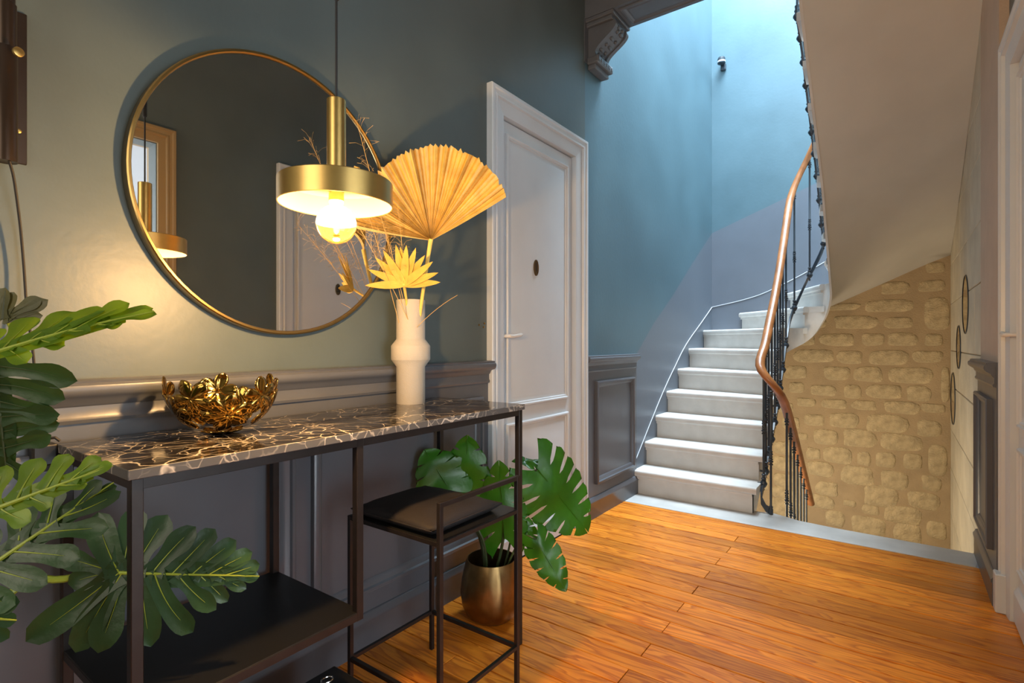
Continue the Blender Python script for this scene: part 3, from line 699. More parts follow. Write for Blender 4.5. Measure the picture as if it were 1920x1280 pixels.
for l in (.02, .09, .176, .28, .39, .488, .59, .695, .827, L1 + AA * .22, L1 + AA * .53, L2 - .02, L2 + .12, L2 + .25, L2 + .39, L2 + .52, L2 + .65, L2 + .78, L2 + .9, L2 + 1.01, L2 + 1.13, L2 + 1.25, L2 + 1.38):
    p = bpath(l); c = ZC
    if p.y > 4.56: dirv = (p - c).normalized() * .04
    else: dirv = Vector((-.035 if p.x < ZC.x else .035, 0))
    baluster(p.x, p.y, band_z(l), rail_z(l) - .012, True, (p.x + dirv.x, p.y + dirv.y))
baluster(-.635, 3.545, .0, .80, False)
for k in range(7):
    y = 3.62 + .14 * k; zz = .655 - .78 * (y - 3.6)
    baluster(NC.x + NR, y, zz - .93, zz - .01, False)

# ------------------------------------------------------------------ round mirror
MY, MZ, MR = .874, 1.470, .40
root = thing('round_mirror', 'large round wall mirror with a slim brass frame above the console', 'mirror', (XL, MY, MZ - MR))
bm = B(); lathe(bm, [(MR - .012, 0), (MR - .002, .0), (MR, .006), (MR, .034), (MR - .003, .037), (MR - .008, .037), (MR - .010, .034), (MR - .011, .030)], 96, (XL + .001, MY, MZ), 'x', cap=False)
obj('mirror_frame', bm, 'frame', root, smooth=True)
bm = B(); lathe(bm, [(MR - .0105, 0), (MR - .0105, .004)], 96, (XL + .026, MY, MZ), 'x'); obj('mirror_glass', bm, 'glassmirror', root)

# ------------------------------------------------------------------ pendant lamp
PX, PY = -.958, .689
root = thing('pendant_lamp', 'brushed brass disc pendant lamp with a globe bulb over the console', 'lamp', (PX, PY, 1.27))
bm = B(); lathe(bm, [(.018, 1.388), (.114, 1.385), (.116, 1.383), (.116, 1.336), (.1145, 1.335), (.1135, 1.336), (.1135, 1.380), (.02, 1.3835)], 72, (PX, PY, 0), cap=False)
for f in bm.faces:
    if max((Vector((v.co.x - PX, v.co.y - PY)).length) for v in f.verts) < .1137: f.material_index = 1 if sum(v.co.z for v in f.verts) / 4 < 1.3855 else 0
obj('lamp_shade', bm, ['brass', 'shadein'], root, smooth=True)
bm = B(); lathe(bm, [(.0195, 1.386), (.0195, 1.556), (.018, 1.5575), (.003, 1.5575)], 32, (PX, PY, 0)); obj('tube_body', bm, 'brass', root, smooth=True)
bm = B(); lathe(bm, [(.0175, 1.386), (.0175, 1.364), (.0155, 1.362), (.0155, 1.345)], 24, (PX, PY, 0)); obj('socket', bm, 'brass', root, smooth=True)
bm = B(); tube(bm, [(PX, PY, 1.556), (PX, PY, 3.2)], .0025, 8); obj('cable', bm, 'cable', root)
bm = B(); tube(bm, [(PX, PY, 1.768), (PX, PY, 1.775), (PX, PY, 1.9)], [.005, .0065, .0065], 10); obj('cable_grip', bm, 'cable', root)
bz, br = 1.296, .041
up = [(br * math.cos(a), bz + br * math.sin(a)) for a in [k * PI / 2 / 10 for k in range(0, 9)]] + [(.0145, bz + .044), (.0145, 1.348)]
bm = B(); lathe(bm, up, 32, (PX, PY, 0), cap=False); gb = obj('bulb', bm, 'bulbtop', root, smooth='full')
lo = [(.0005, bz - br)] + [(br * math.cos(a), bz + br * math.sin(a)) for a in [-PI / 2 * k / 10 for k in range(9, -1, -1)]]
bm = B(); lathe(bm, lo, 32, (PX, PY, 0), cap=False); obj('bulb_bowl', bm, 'bulbglass', gb, smooth='full')
bm = B(); lathe(bm, [(.002, bz + .03), (.006, bz + .02), (.008, bz + .003), (.004, bz - .004)], 12, (PX, PY, 0)); obj('filament', bm, 'filament', gb)
l = bpy.data.lights.new('bulb_light', 'POINT'); l.energy = 24; l.color = (1, .57, .22); l.shadow_soft_size = .02
lo_ = bpy.data.objects.new('bulb_light', l); C.objects.link(lo_); lo_.location = (PX, PY, bz - .09)

# ------------------------------------------------------------------ console table
FX0, FX1, Y0, Y1, ZTOP = -1.458, -1.055, .347, 1.526, .832
root = thing('console_table', 'black metal console table with a veined black marble top', 'table', (-1.25, .93, 0))
b2 = B(); box(b2, FX0, FX1, Y0, Y1, ZTOP - .018, ZTOP, .0012)
for f in b2.faces: f.material_index = 0 if f.normal.z > .9 else 1
obj('marble_top', b2, ['marble', 'marbleedge'], root)
t = .0195; zf = ZTOP - .018
fa, fb = FX1 - .006, FX0 + .004             # outer faces of the frame
lx = {'f': (fa - t, fa), 'b': (fb, fb + t)}
ly = {'l': (Y0 + .006, Y0 + .006 + t), 'r': (Y1 - .006 - t, Y1 - .006), 'm': (.822, .822 + t)}
for k in 'fb':
    for s in 'lr':
        bm = B(); box(bm, *lx[k], *ly[s], 0, zf, .0015); obj('leg', bm, 'blackmetal', root)
    bm = B(); box(bm, *lx[k], *ly['m'], .372, zf, .0015); obj('shelf_upright', bm, 'blackmetal', root)
    e_ = .0008; xr_ = (lx[k][0] + e_, lx[k][1] - e_)
    bm = B(); box(bm, *xr_, Y0 + .006 + e_, Y1 - .006 - e_, zf - t, zf - .0004, .0008); obj('top_rail', bm, 'blackmetal', root)
    bm = B(); box(bm, *xr_, Y0 + .006 + e_, .822 + t - e_, .3728, .372 + t, .0008); obj('shelf_rail', bm, 'blackmetal', root)
for s in 'lrm':
    bm = B(); box(bm, lx['b'][0] + .0016, lx['f'][1] - .0016, ly[s][0] + .0016, ly[s][1] - .0016, zf - t + .0006, zf - .0008, .0008); obj('cross_rail', bm, 'blackmetal', root)
for s in 'lm':
    bm = B(); box(bm, lx['b'][0] + .0016, lx['f'][1] - .0016, ly[s][0] + .0016, ly[s][1] - .0016, .3734, .372 + t - .0006, .0008); obj('cross_rail', bm, 'blackmetal', root)
bm = B(); box(bm, lx['b'][0] + .0024, lx['f'][1] - .0024, Y0 + .0085, .822 + t - .0024, .386, .3935, .001); obj('shelf', bm, 'blackgloss', root)

# ------------------------------------------------------------------ bar stool
sx0, sx1, sy0, sy1 = -1.300, -.930, .972, 1.318
r_ = .013
root = thing('bar_stool', 'black metal bar stool with a low back rail beside the console', 'stool', (-1.115, 1.145, 0))
for x, y, h in ((sx0, sy0, .545), (sx0, sy1 - r_, .545), (sx1 - r_, sy0, .645), (sx1 - r_, sy1 - r_, .645)):
    bm = B(); box(bm, x, x + r_, y, y + r_, 0, h, .001); obj('leg', bm, 'blackmetal', root)
bm = B(); box(bm, sx1 - r_ + .0006, sx1 - .0006, sy0 + .0006, sy1 - .0006, .645 - r_, .6446, .0006); obj('back_rail', bm, 'blackmetal', root)
for a, b, c, d in ((sx0, sx1, sy0, sy0 + r_), (sx0, sx1, sy1 - r_, sy1), (sx0, sx0 + r_, sy0, sy1), (sx1 - r_, sx1, sy0, sy1)):
    j_ = .0006 if d - c < .02 else .0010
    bm = B(); box(bm, a + j_, b - j_, c + j_, d - j_, .122 + j_, .122 + r_ - j_, .0006); obj('footrest_rail', bm, 'blackmetal', root)
    bm = B(); box(bm, a + j_, b - j_, c + j_, d - j_, .532 + j_, .545 - j_, .0006); obj('seat_rail', bm, 'blackmetal', root)
bm = B(); box(bm, sx0 + .003, sx1 - .003, sy0 + .003, sy1 - .003, .540, .5456); obj('seat_plate', bm, 'blackgloss', root)
# cushion lying on the plate
bm = B(); n = 14; gx = {}
cx0, cx1, cyy0, cyy1 = sx0 + .008, sx1 - .030, sy0 + .004, sy1 - .045
for side in (0, 1):
    for i in range(n + 1):
        for j in range(n + 1):
            a, b = i / n, j / n
            e = min(1, 4 * min(a, 1 - a)) ** .5 * min(1, 4 * min(b, 1 - b)) ** .5
            z = .566 + (.024 * e if side == 0 else -.0202 * min(1, e * 3))
            bow = .006 * (1 - 4 * (b - .5) ** 2) ; bow2 = .006 * (1 - 4 * (a - .5) ** 2)
            x = cx0 + (cx1 - cx0) * a + (bow if a == 1 else -bow if a == 0 else 0) * -1; y = cyy0 + (cyy1 - cyy0) * b
            gx[side, i, j] = bm.verts.new((x, y, z))
    for i in range(n):
        for j in range(n): bm.faces.new((gx[side, i, j], gx[side, i + 1, j], gx[side, i + 1, j + 1], gx[side, i, j + 1]))
bmesh.ops.remove_doubles(bm, verts=bm.verts, dist=.0001)
cu = thing('seat_cushion', 'dark brown velvet cushion lying on the bar stool seat', 'cushion', (-1.12, 1.12, .546))
obj('cover', bm, 'cushion', cu, smooth='full')
bm = B(); c = [(cx0 + .006, cyy0, .566), (cx1 - .006, cyy0, .566), (cx1 - .006, cyy1, .566), (cx0 + .006, cyy1, .566), (cx0 + .006, cyy0, .566)]
pp = []
for a, b in zip(c, c[1:]):
    for k in range(8): pp.append(Vector(a).lerp(Vector(b), k / 8))
tube(bm, pp + [pp[0]], .0022, 6); obj('piping', bm, 'cushion', cu, smooth=True)

# ------------------------------------------------------------------ vase and dried leaves
VX, VY = -1.395, 1.31
root = thing('vase', 'cream ceramic cylinder vase with a raised collar on the marble top', 'vase', (VX, VY, ZTOP))
bm = B(); lathe(bm, [(.030, ZTOP), (.0485, ZTOP), (.050, ZTOP + .002), (.050, .962), (.0665, .985), (.068, .988), (.068, 1.034), (.0665, 1.037), (.051, 1.057), (.050, 1.06), (.050, 1.194), (.049, 1.196), (.046, 1.196), (.045, 1.19), (.045, .90), (.001, .90)], 48, (VX, VY, 0), cap=False); obj('vase_body', bm, 'vase', root, smooth=True)
# pleated palm fan
fc = at(808, 450, 1.80)
right = RT; upv = Vector((0, 0, 1)); nn = -FW
fan = thing('dried_palm_fan', 'large pleated golden dried palm fan standing in the vase', 'dried leaf', (VX, VY, 1.1))
bm = B(); NP = 92; rows_ = []
def fan_r(a):                               # a in degrees from the right, anticlockwise
    tab = [(22, .278), (32, .285), (45, .298), (60, .305), (80, .308), (100, .300), (120, .280), (140, .262), (155, .250), (172, .235)]
    return lerp_t(tab, a)
rnd = random.Random(5)
jit = [rnd.uniform(-.0045, .0045) for _ in range(NP + 1)]
for k in range(NP + 1):
    a = 28 + (173 - 28) * k / NP; row = []
    R = fan_r(a) + jit[k]
    for j in range(7):
        t = (j / 6) ** 1.6; rr = .004 + R * t
        pleat = (.0095 if k % 2 else -.0095) * (.25 + .75 * t)
        lean = nn * (pleat + .05 * t * t - .025 * math.cos(math.radians(a - 95) * 1.3) * t)
        row.append(bm.verts.new(fc + right * (rr * math.cos(math.radians(a))) + upv * (rr * math.sin(math.radians(a))) + lean))
    rows_.append(row)
for a, b in zip(rows_, rows_[1:]):
    mi = rnd.choice((0, 0, 1, 2, 2))
    for j in range(6): bm.faces.new((a[j], b[j], b[j + 1], a[j + 1])).material_index = mi
fb_ = obj('fan_blade', bm, ['palm', 'palmdark', 'palmpale'], fan)
so = fb_.modifiers.new('thick', 'SOLIDIFY'); so.thickness = .0008
bm = B(); tube(bm, [Vector((VX + .01, VY + .01, 1.0)), at(792, 555, 1.84), at(803, 480, 1.81), fc + Vector((0, 0, .004))], [.005, .006, .0065, .008], 8); obj('stalk', bm, 'palm', fan, smooth=True)
# spiky small palm
sc = at(757, 533, 1.76)
sp = thing('dried_palm_spear', 'small spiky golden dried palm leaf in front of the fan', 'dried leaf', (VX, VY, 1.1))
tips = [(684, 535), (690, 505), (703, 482), (718, 468), (742, 458), (751, 462), (762, 459), (780, 464), (797, 478), (812, 490), (822, 511), (826, 529)]
for k, (u, v) in enumerate(tips):
    tp = at(u, v, 1.76 - .05 + .012 * (k % 3)); dv = tp - sc; L = dv.length; d = dv.normalized()
    s = d.cross(FW).normalized(); bm = B(); prev = None
    for j in range(9):
        t = j / 8; w = .0125 * math.sin(PI * min(1, .12 + .88 * t) ** .8) ** .8 + (.001 if j < 8 else 0)
        c = sc + d * (L * t); r = [bm.verts.new(c - s * w), bm.verts.new(c + FW * (.4 * w)), bm.verts.new(c + s * w)]
        if prev: bm.faces.new((prev[0], prev[1], r[1], r[0])); bm.faces.new((prev[1], prev[2], r[2], r[1]))
        prev = r
    o = obj('leaflet', bm, 'palmspear', sp); so = o.modifiers.new('thick', 'SOLIDIFY'); so.thickness = .0008
bm = B(); tube(bm, [Vector((VX - .0, VY - .012, 1.0)), at(762, 562, 1.83), sc], .0042, 8); obj('stalk', bm, 'palm', sp, smooth=True)
# wispy dried grass stems
rnd = random.Random(11)
for k, (u, v, d) in enumerate(((668, 225, 1.62), (690, 400, 1.66), (722, 430, 1.68), (745, 380, 1.7), (858, 553, 1.72), (655, 395, 1.58))):
    g = thing('dried_grass_stem', ['tall wispy dried grass stem rising past the mirror rim', 'fine dried grass stem leaning left behind the bulb', 'fine dried grass stem leaning over the small palm', 'fine upright dried grass stem before the palm fan', 'single pale grass blade arching right from the vase', 'long dried grass stem reaching towards the lamp shade'][k], 'dried grass', (VX, VY, 1.15), 'dried grass in the vase')
    p0 = Vector((VX + rnd.uniform(-.02, .02), VY + rnd.uniform(-.02, .02), 1.05)); p1 = at(u, v, d)
    mid = p0.lerp(p1, .5) + Vector((0, 0, .03)) ; pts_ = []
    for j in range(9):
        t = j / 8; pts_.append(p0 * (1 - t) ** 2 + mid * 2 * t * (1 - t) + p1 * t * t)
    bm = B(); tube(bm, pts_, [.0011 - .0006 * j / 8 for j in range(9)], 5); obj('stem', bm, 'grass', g)
    if k == 4: continue
    bm = B()
    for j in range(60):
        t = rnd.uniform(.5, 1); i = min(7, int(t * 8)); b0 = pts_[i].lerp(pts_[i + 1], t * 8 - i)
        e = b0 + Vector((rnd.uniform(-1, 1), rnd.uniform(-1, 1), rnd.uniform(-.4, 1))) * .045
        tube(bm, [b0, b0.lerp(e, .5) + Vector((0, 0, .006)), e], [.00022, .0002, .0005], 3)
    o = obj('seed_spray', bm, 'grass', g); o['kind'] = 'stuff'

# ------------------------------------------------------------------ gold flower bowl
BX, BY_ = -1.305, .622
bowl = thing('flower_bowl', 'shiny gold bowl made of cut out metal flowers', 'bowl', (BX, BY_, ZTOP))
BC = Vector((BX, BY_, ZTOP + .1245)); BR = .122
def sph(az, el): return BC + Vector((math.cos(el) * math.cos(az), math.cos(el) * math.sin(az), math.sin(el))) * BR
def flower(az, el, size, rot0, n=6):
    c = sph(az, el); nv = (c - BC).normalized(); e1 = Vector((-math.sin(az), math.cos(az), 0)); e2 = nv.cross(e1)
    bm = B()
    for k in range(n):
        a = rot0 + 2 * PI * k / n; d = e1 * math.cos(a) + e2 * math.sin(a); s = nv.cross(d)
        prev = None
        for j in range(8):
            t = j / 7; w = size * .34 * (math.sin(PI * (.05 + .93 * t ** 1.5)) ** .62)
            p = c + d * size * t
            r = []
            for q in (-1, -.5, 0, .5, 1):
                pt = p + s * w * q; pt = BC + (pt - BC).normalized() * (BR + .002 * (1 - q * q))
                r.append(bm.verts.new(pt))
            if prev:
                for q in range(4): bm.faces.new((prev[q], prev[q + 1], r[q + 1], r[q]))
            prev = r
    o = obj('metal_flower', bm, 'gold', bowl, smooth='full'); so = o.modifiers.new('thick', 'SOLIDIFY'); so.thickness = .0012
flower(0, -PI / 2 + .001, .052, 0)
for k in range(5): flower(k * PI * .4 - .35, -.62, .060, .3 + k * .45)
for k in range(5): flower(k * PI * .4 + .28, -.27, .050, .5 + k * .7, 5)

# ------------------------------------------------------------------ leaves
def frame_m(base, tip, nrm):
    x = (tip - base).normalized(); z = (nrm - x * nrm.dot(x)).normalized(); y = z.cross(x)
    return Matrix(((x.x, y.x, z.x, base.x), (x.y, y.y, z.y, base.y), (x.z, y.z, z.z, base.z), (0, 0, 0, 1)))
def philo_leaf(parent, base, tip, nrm, m, lobes, droop=.06, seed=0, rib='petiole', wav=.016, core=.10):
    """lobes = [(s along the midrib, side, angle from the midrib in degrees, length/L, width/L)]"""
    rnd = random.Random(seed); L = (tip - base).length; mt = frame_m(base, tip, nrm); bm = B()
    def put(x, y, z):
        z2 = z - droop * L * ((x / L) ** 2) - .10 * abs(y) ** 1.5 / L ** .5
        return bm.verts.new(mt @ Vector((x, y, z2)))
    ribs = []
    for li, (s, side, ang, ln, wd) in enumerate(lobes):
        a = math.radians(ang); n = 12; prev = None; ph = rnd.uniform(0, 6); lift = rnd.uniform(-.02, .02) * L
        off = .0006 * (li % 4)
        cur = math.radians(rnd.uniform(-14, 4)); x, y = s * L, 0.0; dl = ln * L / n; line = []
        for j in range(n + 1):
            t = j / n; aa = a + cur * t * 2
            w = wd * L * .5 * (1.05 - .28 * math.sin(PI * min(1, t / .62)) if t < .62 else (1.05 + .10 * math.sin(PI * (t - .62) / .38)) * math.sqrt(max(0, 1 - ((t - .62) / .38) ** 2.6)))
            w *= 1 + .10 * math.sin(9 * t + ph)
            dx, dy = math.cos(aa), math.sin(aa) * side
            row = []
            for q in (-1, -.55, 0, .55, 1):
                zz = off + lift * t + wav * L * .35 * math.sin(7 * t + ph + q) * t + abs(q) * w * .22 + .01
                row.append(put(x - dy * w * q, y + dx * w * q, zz))
            line.append(mt @ Vector((x, y, off + lift * t + .0112 + wav * L * .35 * math.sin(7 * t + ph) * t - droop * L * ((x / L) ** 2) - .10 * abs(y) ** 1.5 / L ** .5)))
            if prev:
                for k in range(4): bm.faces.new((prev[k], prev[k + 1], row[k + 1], row[k]))
            prev = row; x += dx * dl; y += dy * dl
        ribs.append(line)
    smin = max(0, min(l[0] for l in lobes)); smax = max(l[0] for l in lobes) + .08
    prev = None
    for j in range(15):                     # blade along the midrib
        t = j / 14; x = (smin + (smax - smin) * t) * L; w = core * L * (.35 + .65 * math.sin(PI * (.12 + .8 * t)))
        row = [put(x, w * q, .0085 + abs(q) * w * .2) for q in (-1, -.5, 0, .5, 1)]
        if prev:
            for k in range(4): bm.faces.new((prev[k], prev[k + 1], row[k + 1], row[k]))
        prev = row
    lf = obj('leaf', bm, m, parent, smooth='full')
    bm = B()
    tube(bm, [mt @ Vector((x * L, 0, .0125 - droop * L * x * x)) for x in [k / 10 for k in range(11)]], [.0035 * (1 - .75 * k / 10) for k in range(11)], 6)
    for line in ribs: tube(bm, line[:10], [.0014 * (1 - .85 * k / 9) for k in range(10)], 5)
    obj('midrib', bm, rib, lf, smooth=True)
    return lf
def std_lobes(n=6, l0=.42, w=.17, a0=105, a1=28, sides=(1, -1), tip=True):
    out = []
    for k in range(n):
        t = k / (n - 1)
        for sd in sides: out.append((.05 + .78 * t, sd, a0 + (a1 - a0) * t, l0 * (1 - .35 * t) * (.85 if k == 0 else 1), w * (1 - .2 * t)))
    if tip: out.append((.80, 1, 0, .22, w * .9))
    return out
def stalk(parent, pts, r, m='petiole'):
    P_ = [Vector(p) for p in pts]; q = []
    for i in range(len(P_) - 1):
        a = P_[max(0, i - 1)]; b = P_[i]; c = P_[i + 1]; d = P_[min(len(P_) - 1, i + 2)]
        for k in range(5):
            t = k / 5; q.append(.5 * ((2 * b) + (c - a) * t + (2 * a - 5 * b + 4 * c - d) * t * t + (3 * b - a - 3 * c + d) * t ** 3))
    q.append(P_[-1]); bm = B(); tube(bm, q, r, 8); obj('stalk', bm, m, parent, smooth=True)
# big philodendron left of the console; its pot stands outside the picture
PB = Vector((-1.20, .02, 0))
ph = thing('philodendron', 'tall artificial philodendron with deeply lobed leaves beside the console', 'plant', PB)
bm = B(); lathe(bm, [(.10, 0), (.105, .004), (.13, .24), (.132, .25), (.122, .25), (.118, .22), (.001, .22)], 32, PB, cap=False); obj('pot', bm, 'blackgloss', ph, smooth=True)
bm = B(); tube(bm, [PB + Vector((0, 0, .2)), PB + Vector((.01, .0, .5)), PB + Vector((.0, .01, .9)), PB + Vector((-.02, .0, 1.06))], [.018, .016, .013, .01], 10); obj('trunk', bm, 'stemdark', ph, smooth=True)
UP = Vector((0, 0, 1)); TOW = -FW
trunk = lambda z: PB + Vector((0, 0, z))
# A lit arching leaf at the top
b_, t_ = at(-30, 682, .78), at(284, 575, .86)
philo_leaf(ph, b_, t_, (UP * .75 + TOW * .75).normalized(), 'leaflit', [(.12, 1, 58, .34, .16), (.26, 1, 46, .36, .16), (.40, 1, 38, .36, .16), (.54, 1, 31, .36, .15), (.67, 1, 22, .33, .13), (.16, -1, 60, .20, .12), (.33, -1, 52, .17, .12), (.50, -1, 42, .15, .10), (.66, -1, 34, .15, .09), (.02, 1, 80, .3, .13), (.74, 1, 4, .27, .10)], .10, 1)
stalk(ph, [trunk(.95), b_.lerp(trunk(1.0), .5), b_], .005)
# B olive leaf behind it
b_, t_ = at(16, 598, 1.0), at(20, 545, 1.0)
philo_leaf(ph, b_, t_, (TOW + UP * .2).normalized(), 'leafolive', [(0, -1, 72, 1.6, .42), (0, -1, 56, 1.45, .42), (0, -1, 18, 1.0, .5), (0, 1, 12, 1.1, .6), (0, 1, 50, 1.2, .6), (0, -1, 84, 1.3, .35)], .05, 2, 'leafolive', core=.3)
stalk(ph, [trunk(.95), at(0, 650, .98), b_], .005)
# C hanging dark leaf, its lobes pointing right
b_, t_ = at(2, 668, .90), at(20, 905, .94)
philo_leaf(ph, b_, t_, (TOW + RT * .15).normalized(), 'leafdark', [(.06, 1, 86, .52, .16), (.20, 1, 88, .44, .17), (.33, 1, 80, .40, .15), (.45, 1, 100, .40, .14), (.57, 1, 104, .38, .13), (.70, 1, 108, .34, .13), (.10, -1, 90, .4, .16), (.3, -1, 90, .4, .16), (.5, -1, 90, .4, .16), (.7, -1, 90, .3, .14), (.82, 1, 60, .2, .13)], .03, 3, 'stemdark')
stalk(ph, [trunk(.85), at(-20, 660, .88), b_], .005)
# D lit leaf at table height
b_, t_ = at(-40, 975, .70), at(214, 874, .76)
philo_leaf(ph, b_, t_, (UP * .45 + TOW * .9).normalized(), 'leaflit', [(.12, 1, 78, .42, .17), (.30, 1, 66, .40, .17), (.50, 1, 52, .34, .16), (.68, 1, 34, .28, .13), (.18, -1, 60, .28, .14), (.38, -1, 50, .22, .12), (.60, -1, 30, .20, .10), (.76, 1, 4, .24, .12)], .06, 4)
stalk(ph, [trunk(.62), at(-70, 990, .74), b_], .006)
# E dark leaf beneath
b_, t_ = at(-40, 1085, .74), at(216, 905, .82)
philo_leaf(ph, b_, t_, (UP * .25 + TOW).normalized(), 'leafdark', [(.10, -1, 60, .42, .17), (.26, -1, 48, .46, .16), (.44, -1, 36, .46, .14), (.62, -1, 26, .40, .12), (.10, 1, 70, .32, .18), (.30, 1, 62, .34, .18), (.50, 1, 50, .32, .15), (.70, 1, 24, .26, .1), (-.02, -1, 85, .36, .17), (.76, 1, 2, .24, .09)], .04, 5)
stalk(ph, [trunk(.5), at(-60, 1110, .8), b_], .006)
# F large leaf spreading under the marble top
b_, t_ = at(228, 1071, 1.03), at(487, 1079, 1.10)
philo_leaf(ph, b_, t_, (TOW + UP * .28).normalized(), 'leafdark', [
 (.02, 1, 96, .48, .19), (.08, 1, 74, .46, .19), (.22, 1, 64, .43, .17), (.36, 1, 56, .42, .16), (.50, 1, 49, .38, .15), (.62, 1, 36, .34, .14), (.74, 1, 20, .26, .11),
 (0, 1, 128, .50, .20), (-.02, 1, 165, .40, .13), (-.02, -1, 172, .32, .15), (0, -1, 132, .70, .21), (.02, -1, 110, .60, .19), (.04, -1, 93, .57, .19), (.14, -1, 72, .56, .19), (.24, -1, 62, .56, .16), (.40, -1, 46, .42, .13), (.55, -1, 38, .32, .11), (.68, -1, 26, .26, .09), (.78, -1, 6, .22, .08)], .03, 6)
stalk(ph, [trunk(.42), at(10, 1118, .95), at(120, 1085, 1.0), b_], .0065)
# small low leaf
b_, t_ = at(-60, 1150, .72), at(36, 1160, .74)
philo_leaf(ph, b_, t_, (TOW + UP * .4).normalized(), 'leafdark', [(.2, 1, 40, .8, .38), (.2, -1, 35, .9, .34), (.3, 1, 0, .7, .3)], .05, 8)
stalk(ph, [trunk(.4), b_], .005)

# monstera in a bronze pot
QX, QY = -1.262, 1.60
mon = thing('potted_monstera', 'monstera plant in a hammered bronze pot beside the stool', 'plant', (QX, QY, 0))
bm = B(); NK = 40; pr = [(.060, 0), (.076, .003), (.098, .025), (.113, .062), (.117, .10), (.114, .14), (.105, .185), (.097, .215), (.0935, .226), (.0905, .226), (.093, .21), (.108, .15), (.108, .12), (.001, .12)]
lathe(bm, pr, 60, (QX, QY, 0), cap=False)
for v in bm.verts:
    d = Vector((v.co.x - QX, v.co.y - QY)); r = d.length
    if r > .05 and .02 < v.co.z < .21:
        a = math.atan2(d.y, d.x); k = 1 + .010 * math.sin(a * 15 + 3 * math.sin(v.co.z * 30)); v.co.x = QX + d.x * k; v.co.y = QY + d.y * k
obj('pot', bm, 'bronzepot', mon, smooth=True)
bm = B(); lathe(bm, [(.001, .135), (.106, .133)], 24, (QX, QY, 0), cap=False); obj('soil', bm, 'soil', mon)
def monstera(base, tip, nrm, wd, droop=.10, n=6, slit=.45, gap=.16, seed=0, fold=.12, stem=None):
    rnd = random.Random(seed); L = (tip - base).length; mt = frame_m(base, tip, nrm); bm = B()
    vcache = {}
    def hw(s): return wd * L * (math.sin(PI * (s * .90 + .10) ** .80)) ** .75 if 0 <= s < 1 else 0.001
    def put(s, w, side, key):
        if key in vcache: return vcache[key]
        x = L * (s * (1 - 0) + (-.30 * (1 - s) ** 2 + .10 * s) * w ** 1.3); y = hw(min(s, .999)) * w * side
        z = -droop * L * s * s - fold * abs(y) * abs(y) / (wd * L) + .006 * math.sin(9 * s + 2 * w + seed)
        v = bm.verts.new(mt @ Vector((x, y, z))); vcache[key] = v; return v
    ws = [0, .2, .4, .55, .7, .85, .95, 1.0]; mseg = 4
    for side in (1, -1):
        for j in range(n):
            sl = slit + rnd.uniform(-.08, .10); g = gap * rnd.uniform(.7, 1.3)
            s0, s1 = j / n, (j + 1) / n; m_ = (s0 + s1) / 2
            for wi in range(len(ws) - 1):
                for si in range(mseg):
                    q = []
                    for (a, b) in ((wi, si), (wi, si + 1), (wi + 1, si + 1), (wi + 1, si)):
                        w = ws[a]; s = s0 + (s1 - s0) * b / mseg
                        if w > sl and w > .41:
                            k = 1 - g * min(1, (w - sl) / .15); lo_k = 1 if j == 0 else k; hi_k = 1 if j == n - 1 else k
                            s = m_ + (s - m_) * (lo_k if s < m_ else hi_k); key = (side, j, a, b)
                        else: key = (0 if a == 0 else side, round(s * 1000), a)
                        if a == 7: s_ = s; rdc = (1 - .10 * abs((b / mseg - .5) * 2) ** 2)
                        else: rdc = 1
                        q.append(put(s, ws[a] * rdc, side, key))
                    if len(set(q)) > 2:
                        try: bm.faces.new(list(dict.fromkeys(q)))
                        except ValueError: pass
    lf = obj('leaf', bm, 'monstera', mon, smooth='full')
    bm = B(); tube(bm, [mt @ Vector((L * s, 0, -droop * L * s * s + .0015)) for s in [k / 8 for k in range(9)]], [.0024 * (1 - .7 * k / 8) for k in range(9)], 6); obj('midrib', bm, 'monstera', lf)
    return lf
soil = Vector((QX, QY, .13))
b_ = at(846, 922, 1.98); monstera(b_, at(800, 850, 1.97), (TOW + UP * .3 + RT * .1).normalized(), .62, .05, 5, .5, .12, 1); e1 = b_
b_ = at(872, 940, 2.02); monstera(b_, at(876, 826, 2.00), (TOW + UP * .1).normalized(), .42, .03, 5, .5, .14, 2); e2 = b_
b_ = at(852, 930, 2.06); monstera(b_, at(838, 868, 2.06), (TOW + UP * .1).normalized(), .6, .03, 5, .6, .1, 3); e3 = b_
b_ = at(946, 1010, 2.02); monstera(b_, at(936, 874, 2.0), (TOW + UP * .1).normalized(), .34, .0, 6, .42, .2, 4, .2); e4 = at(946, 985, 2.03)
b_ = at(1008, 880, 2.06); monstera(b_, at(1098, 990, 2.12), (TOW + RT * .25 + UP * .35).normalized(), .46, .04, 7, .36, .22, 5, .12); e5 = b_
b_ = at(1008, 868, 2.10); monstera(b_, at(965, 860, 2.08), (TOW * .5 + UP).normalized(), .35, .1, 4, .6, .1, 6)
b_ = at(1006, 1012, 1.98); monstera(b_, at(1058, 1102, 1.94), (TOW + RT * .1 + UP * .2).normalized(), .34, .05, 6, .5, .15, 7, .25); e6 = b_
b_ = at(1000, 1015, 2.02); monstera(b_, at(965, 950, 2.06), (TOW + RT * .5).normalized(), .26, .05, 5, .5, .15, 8)
for e, mid in ((e1, at(905, 1010, 2.0)), (e2, at(900, 1000, 2.04)), (e3, at(898, 1005, 2.05))): stalk(mon, [soil + Vector((-.0, -.03, 0)), mid, e], .0045, 'stemdark')
stalk(mon, [soil + Vector((.0, .01, 0)), at(940, 1030, 2.03), e4], .006, 'stemdark')
stalk(mon, [soil + Vector((.02, .03, 0)), at(958, 1010, 2.06), at(972, 905, 2.08), e5], .0042, 'stemdark')
stalk(mon, [soil + Vector((.03, .02, 0)), at(965, 1030, 2.02), at(985, 1005, 2.0), e6], .0042, 'stemdark')

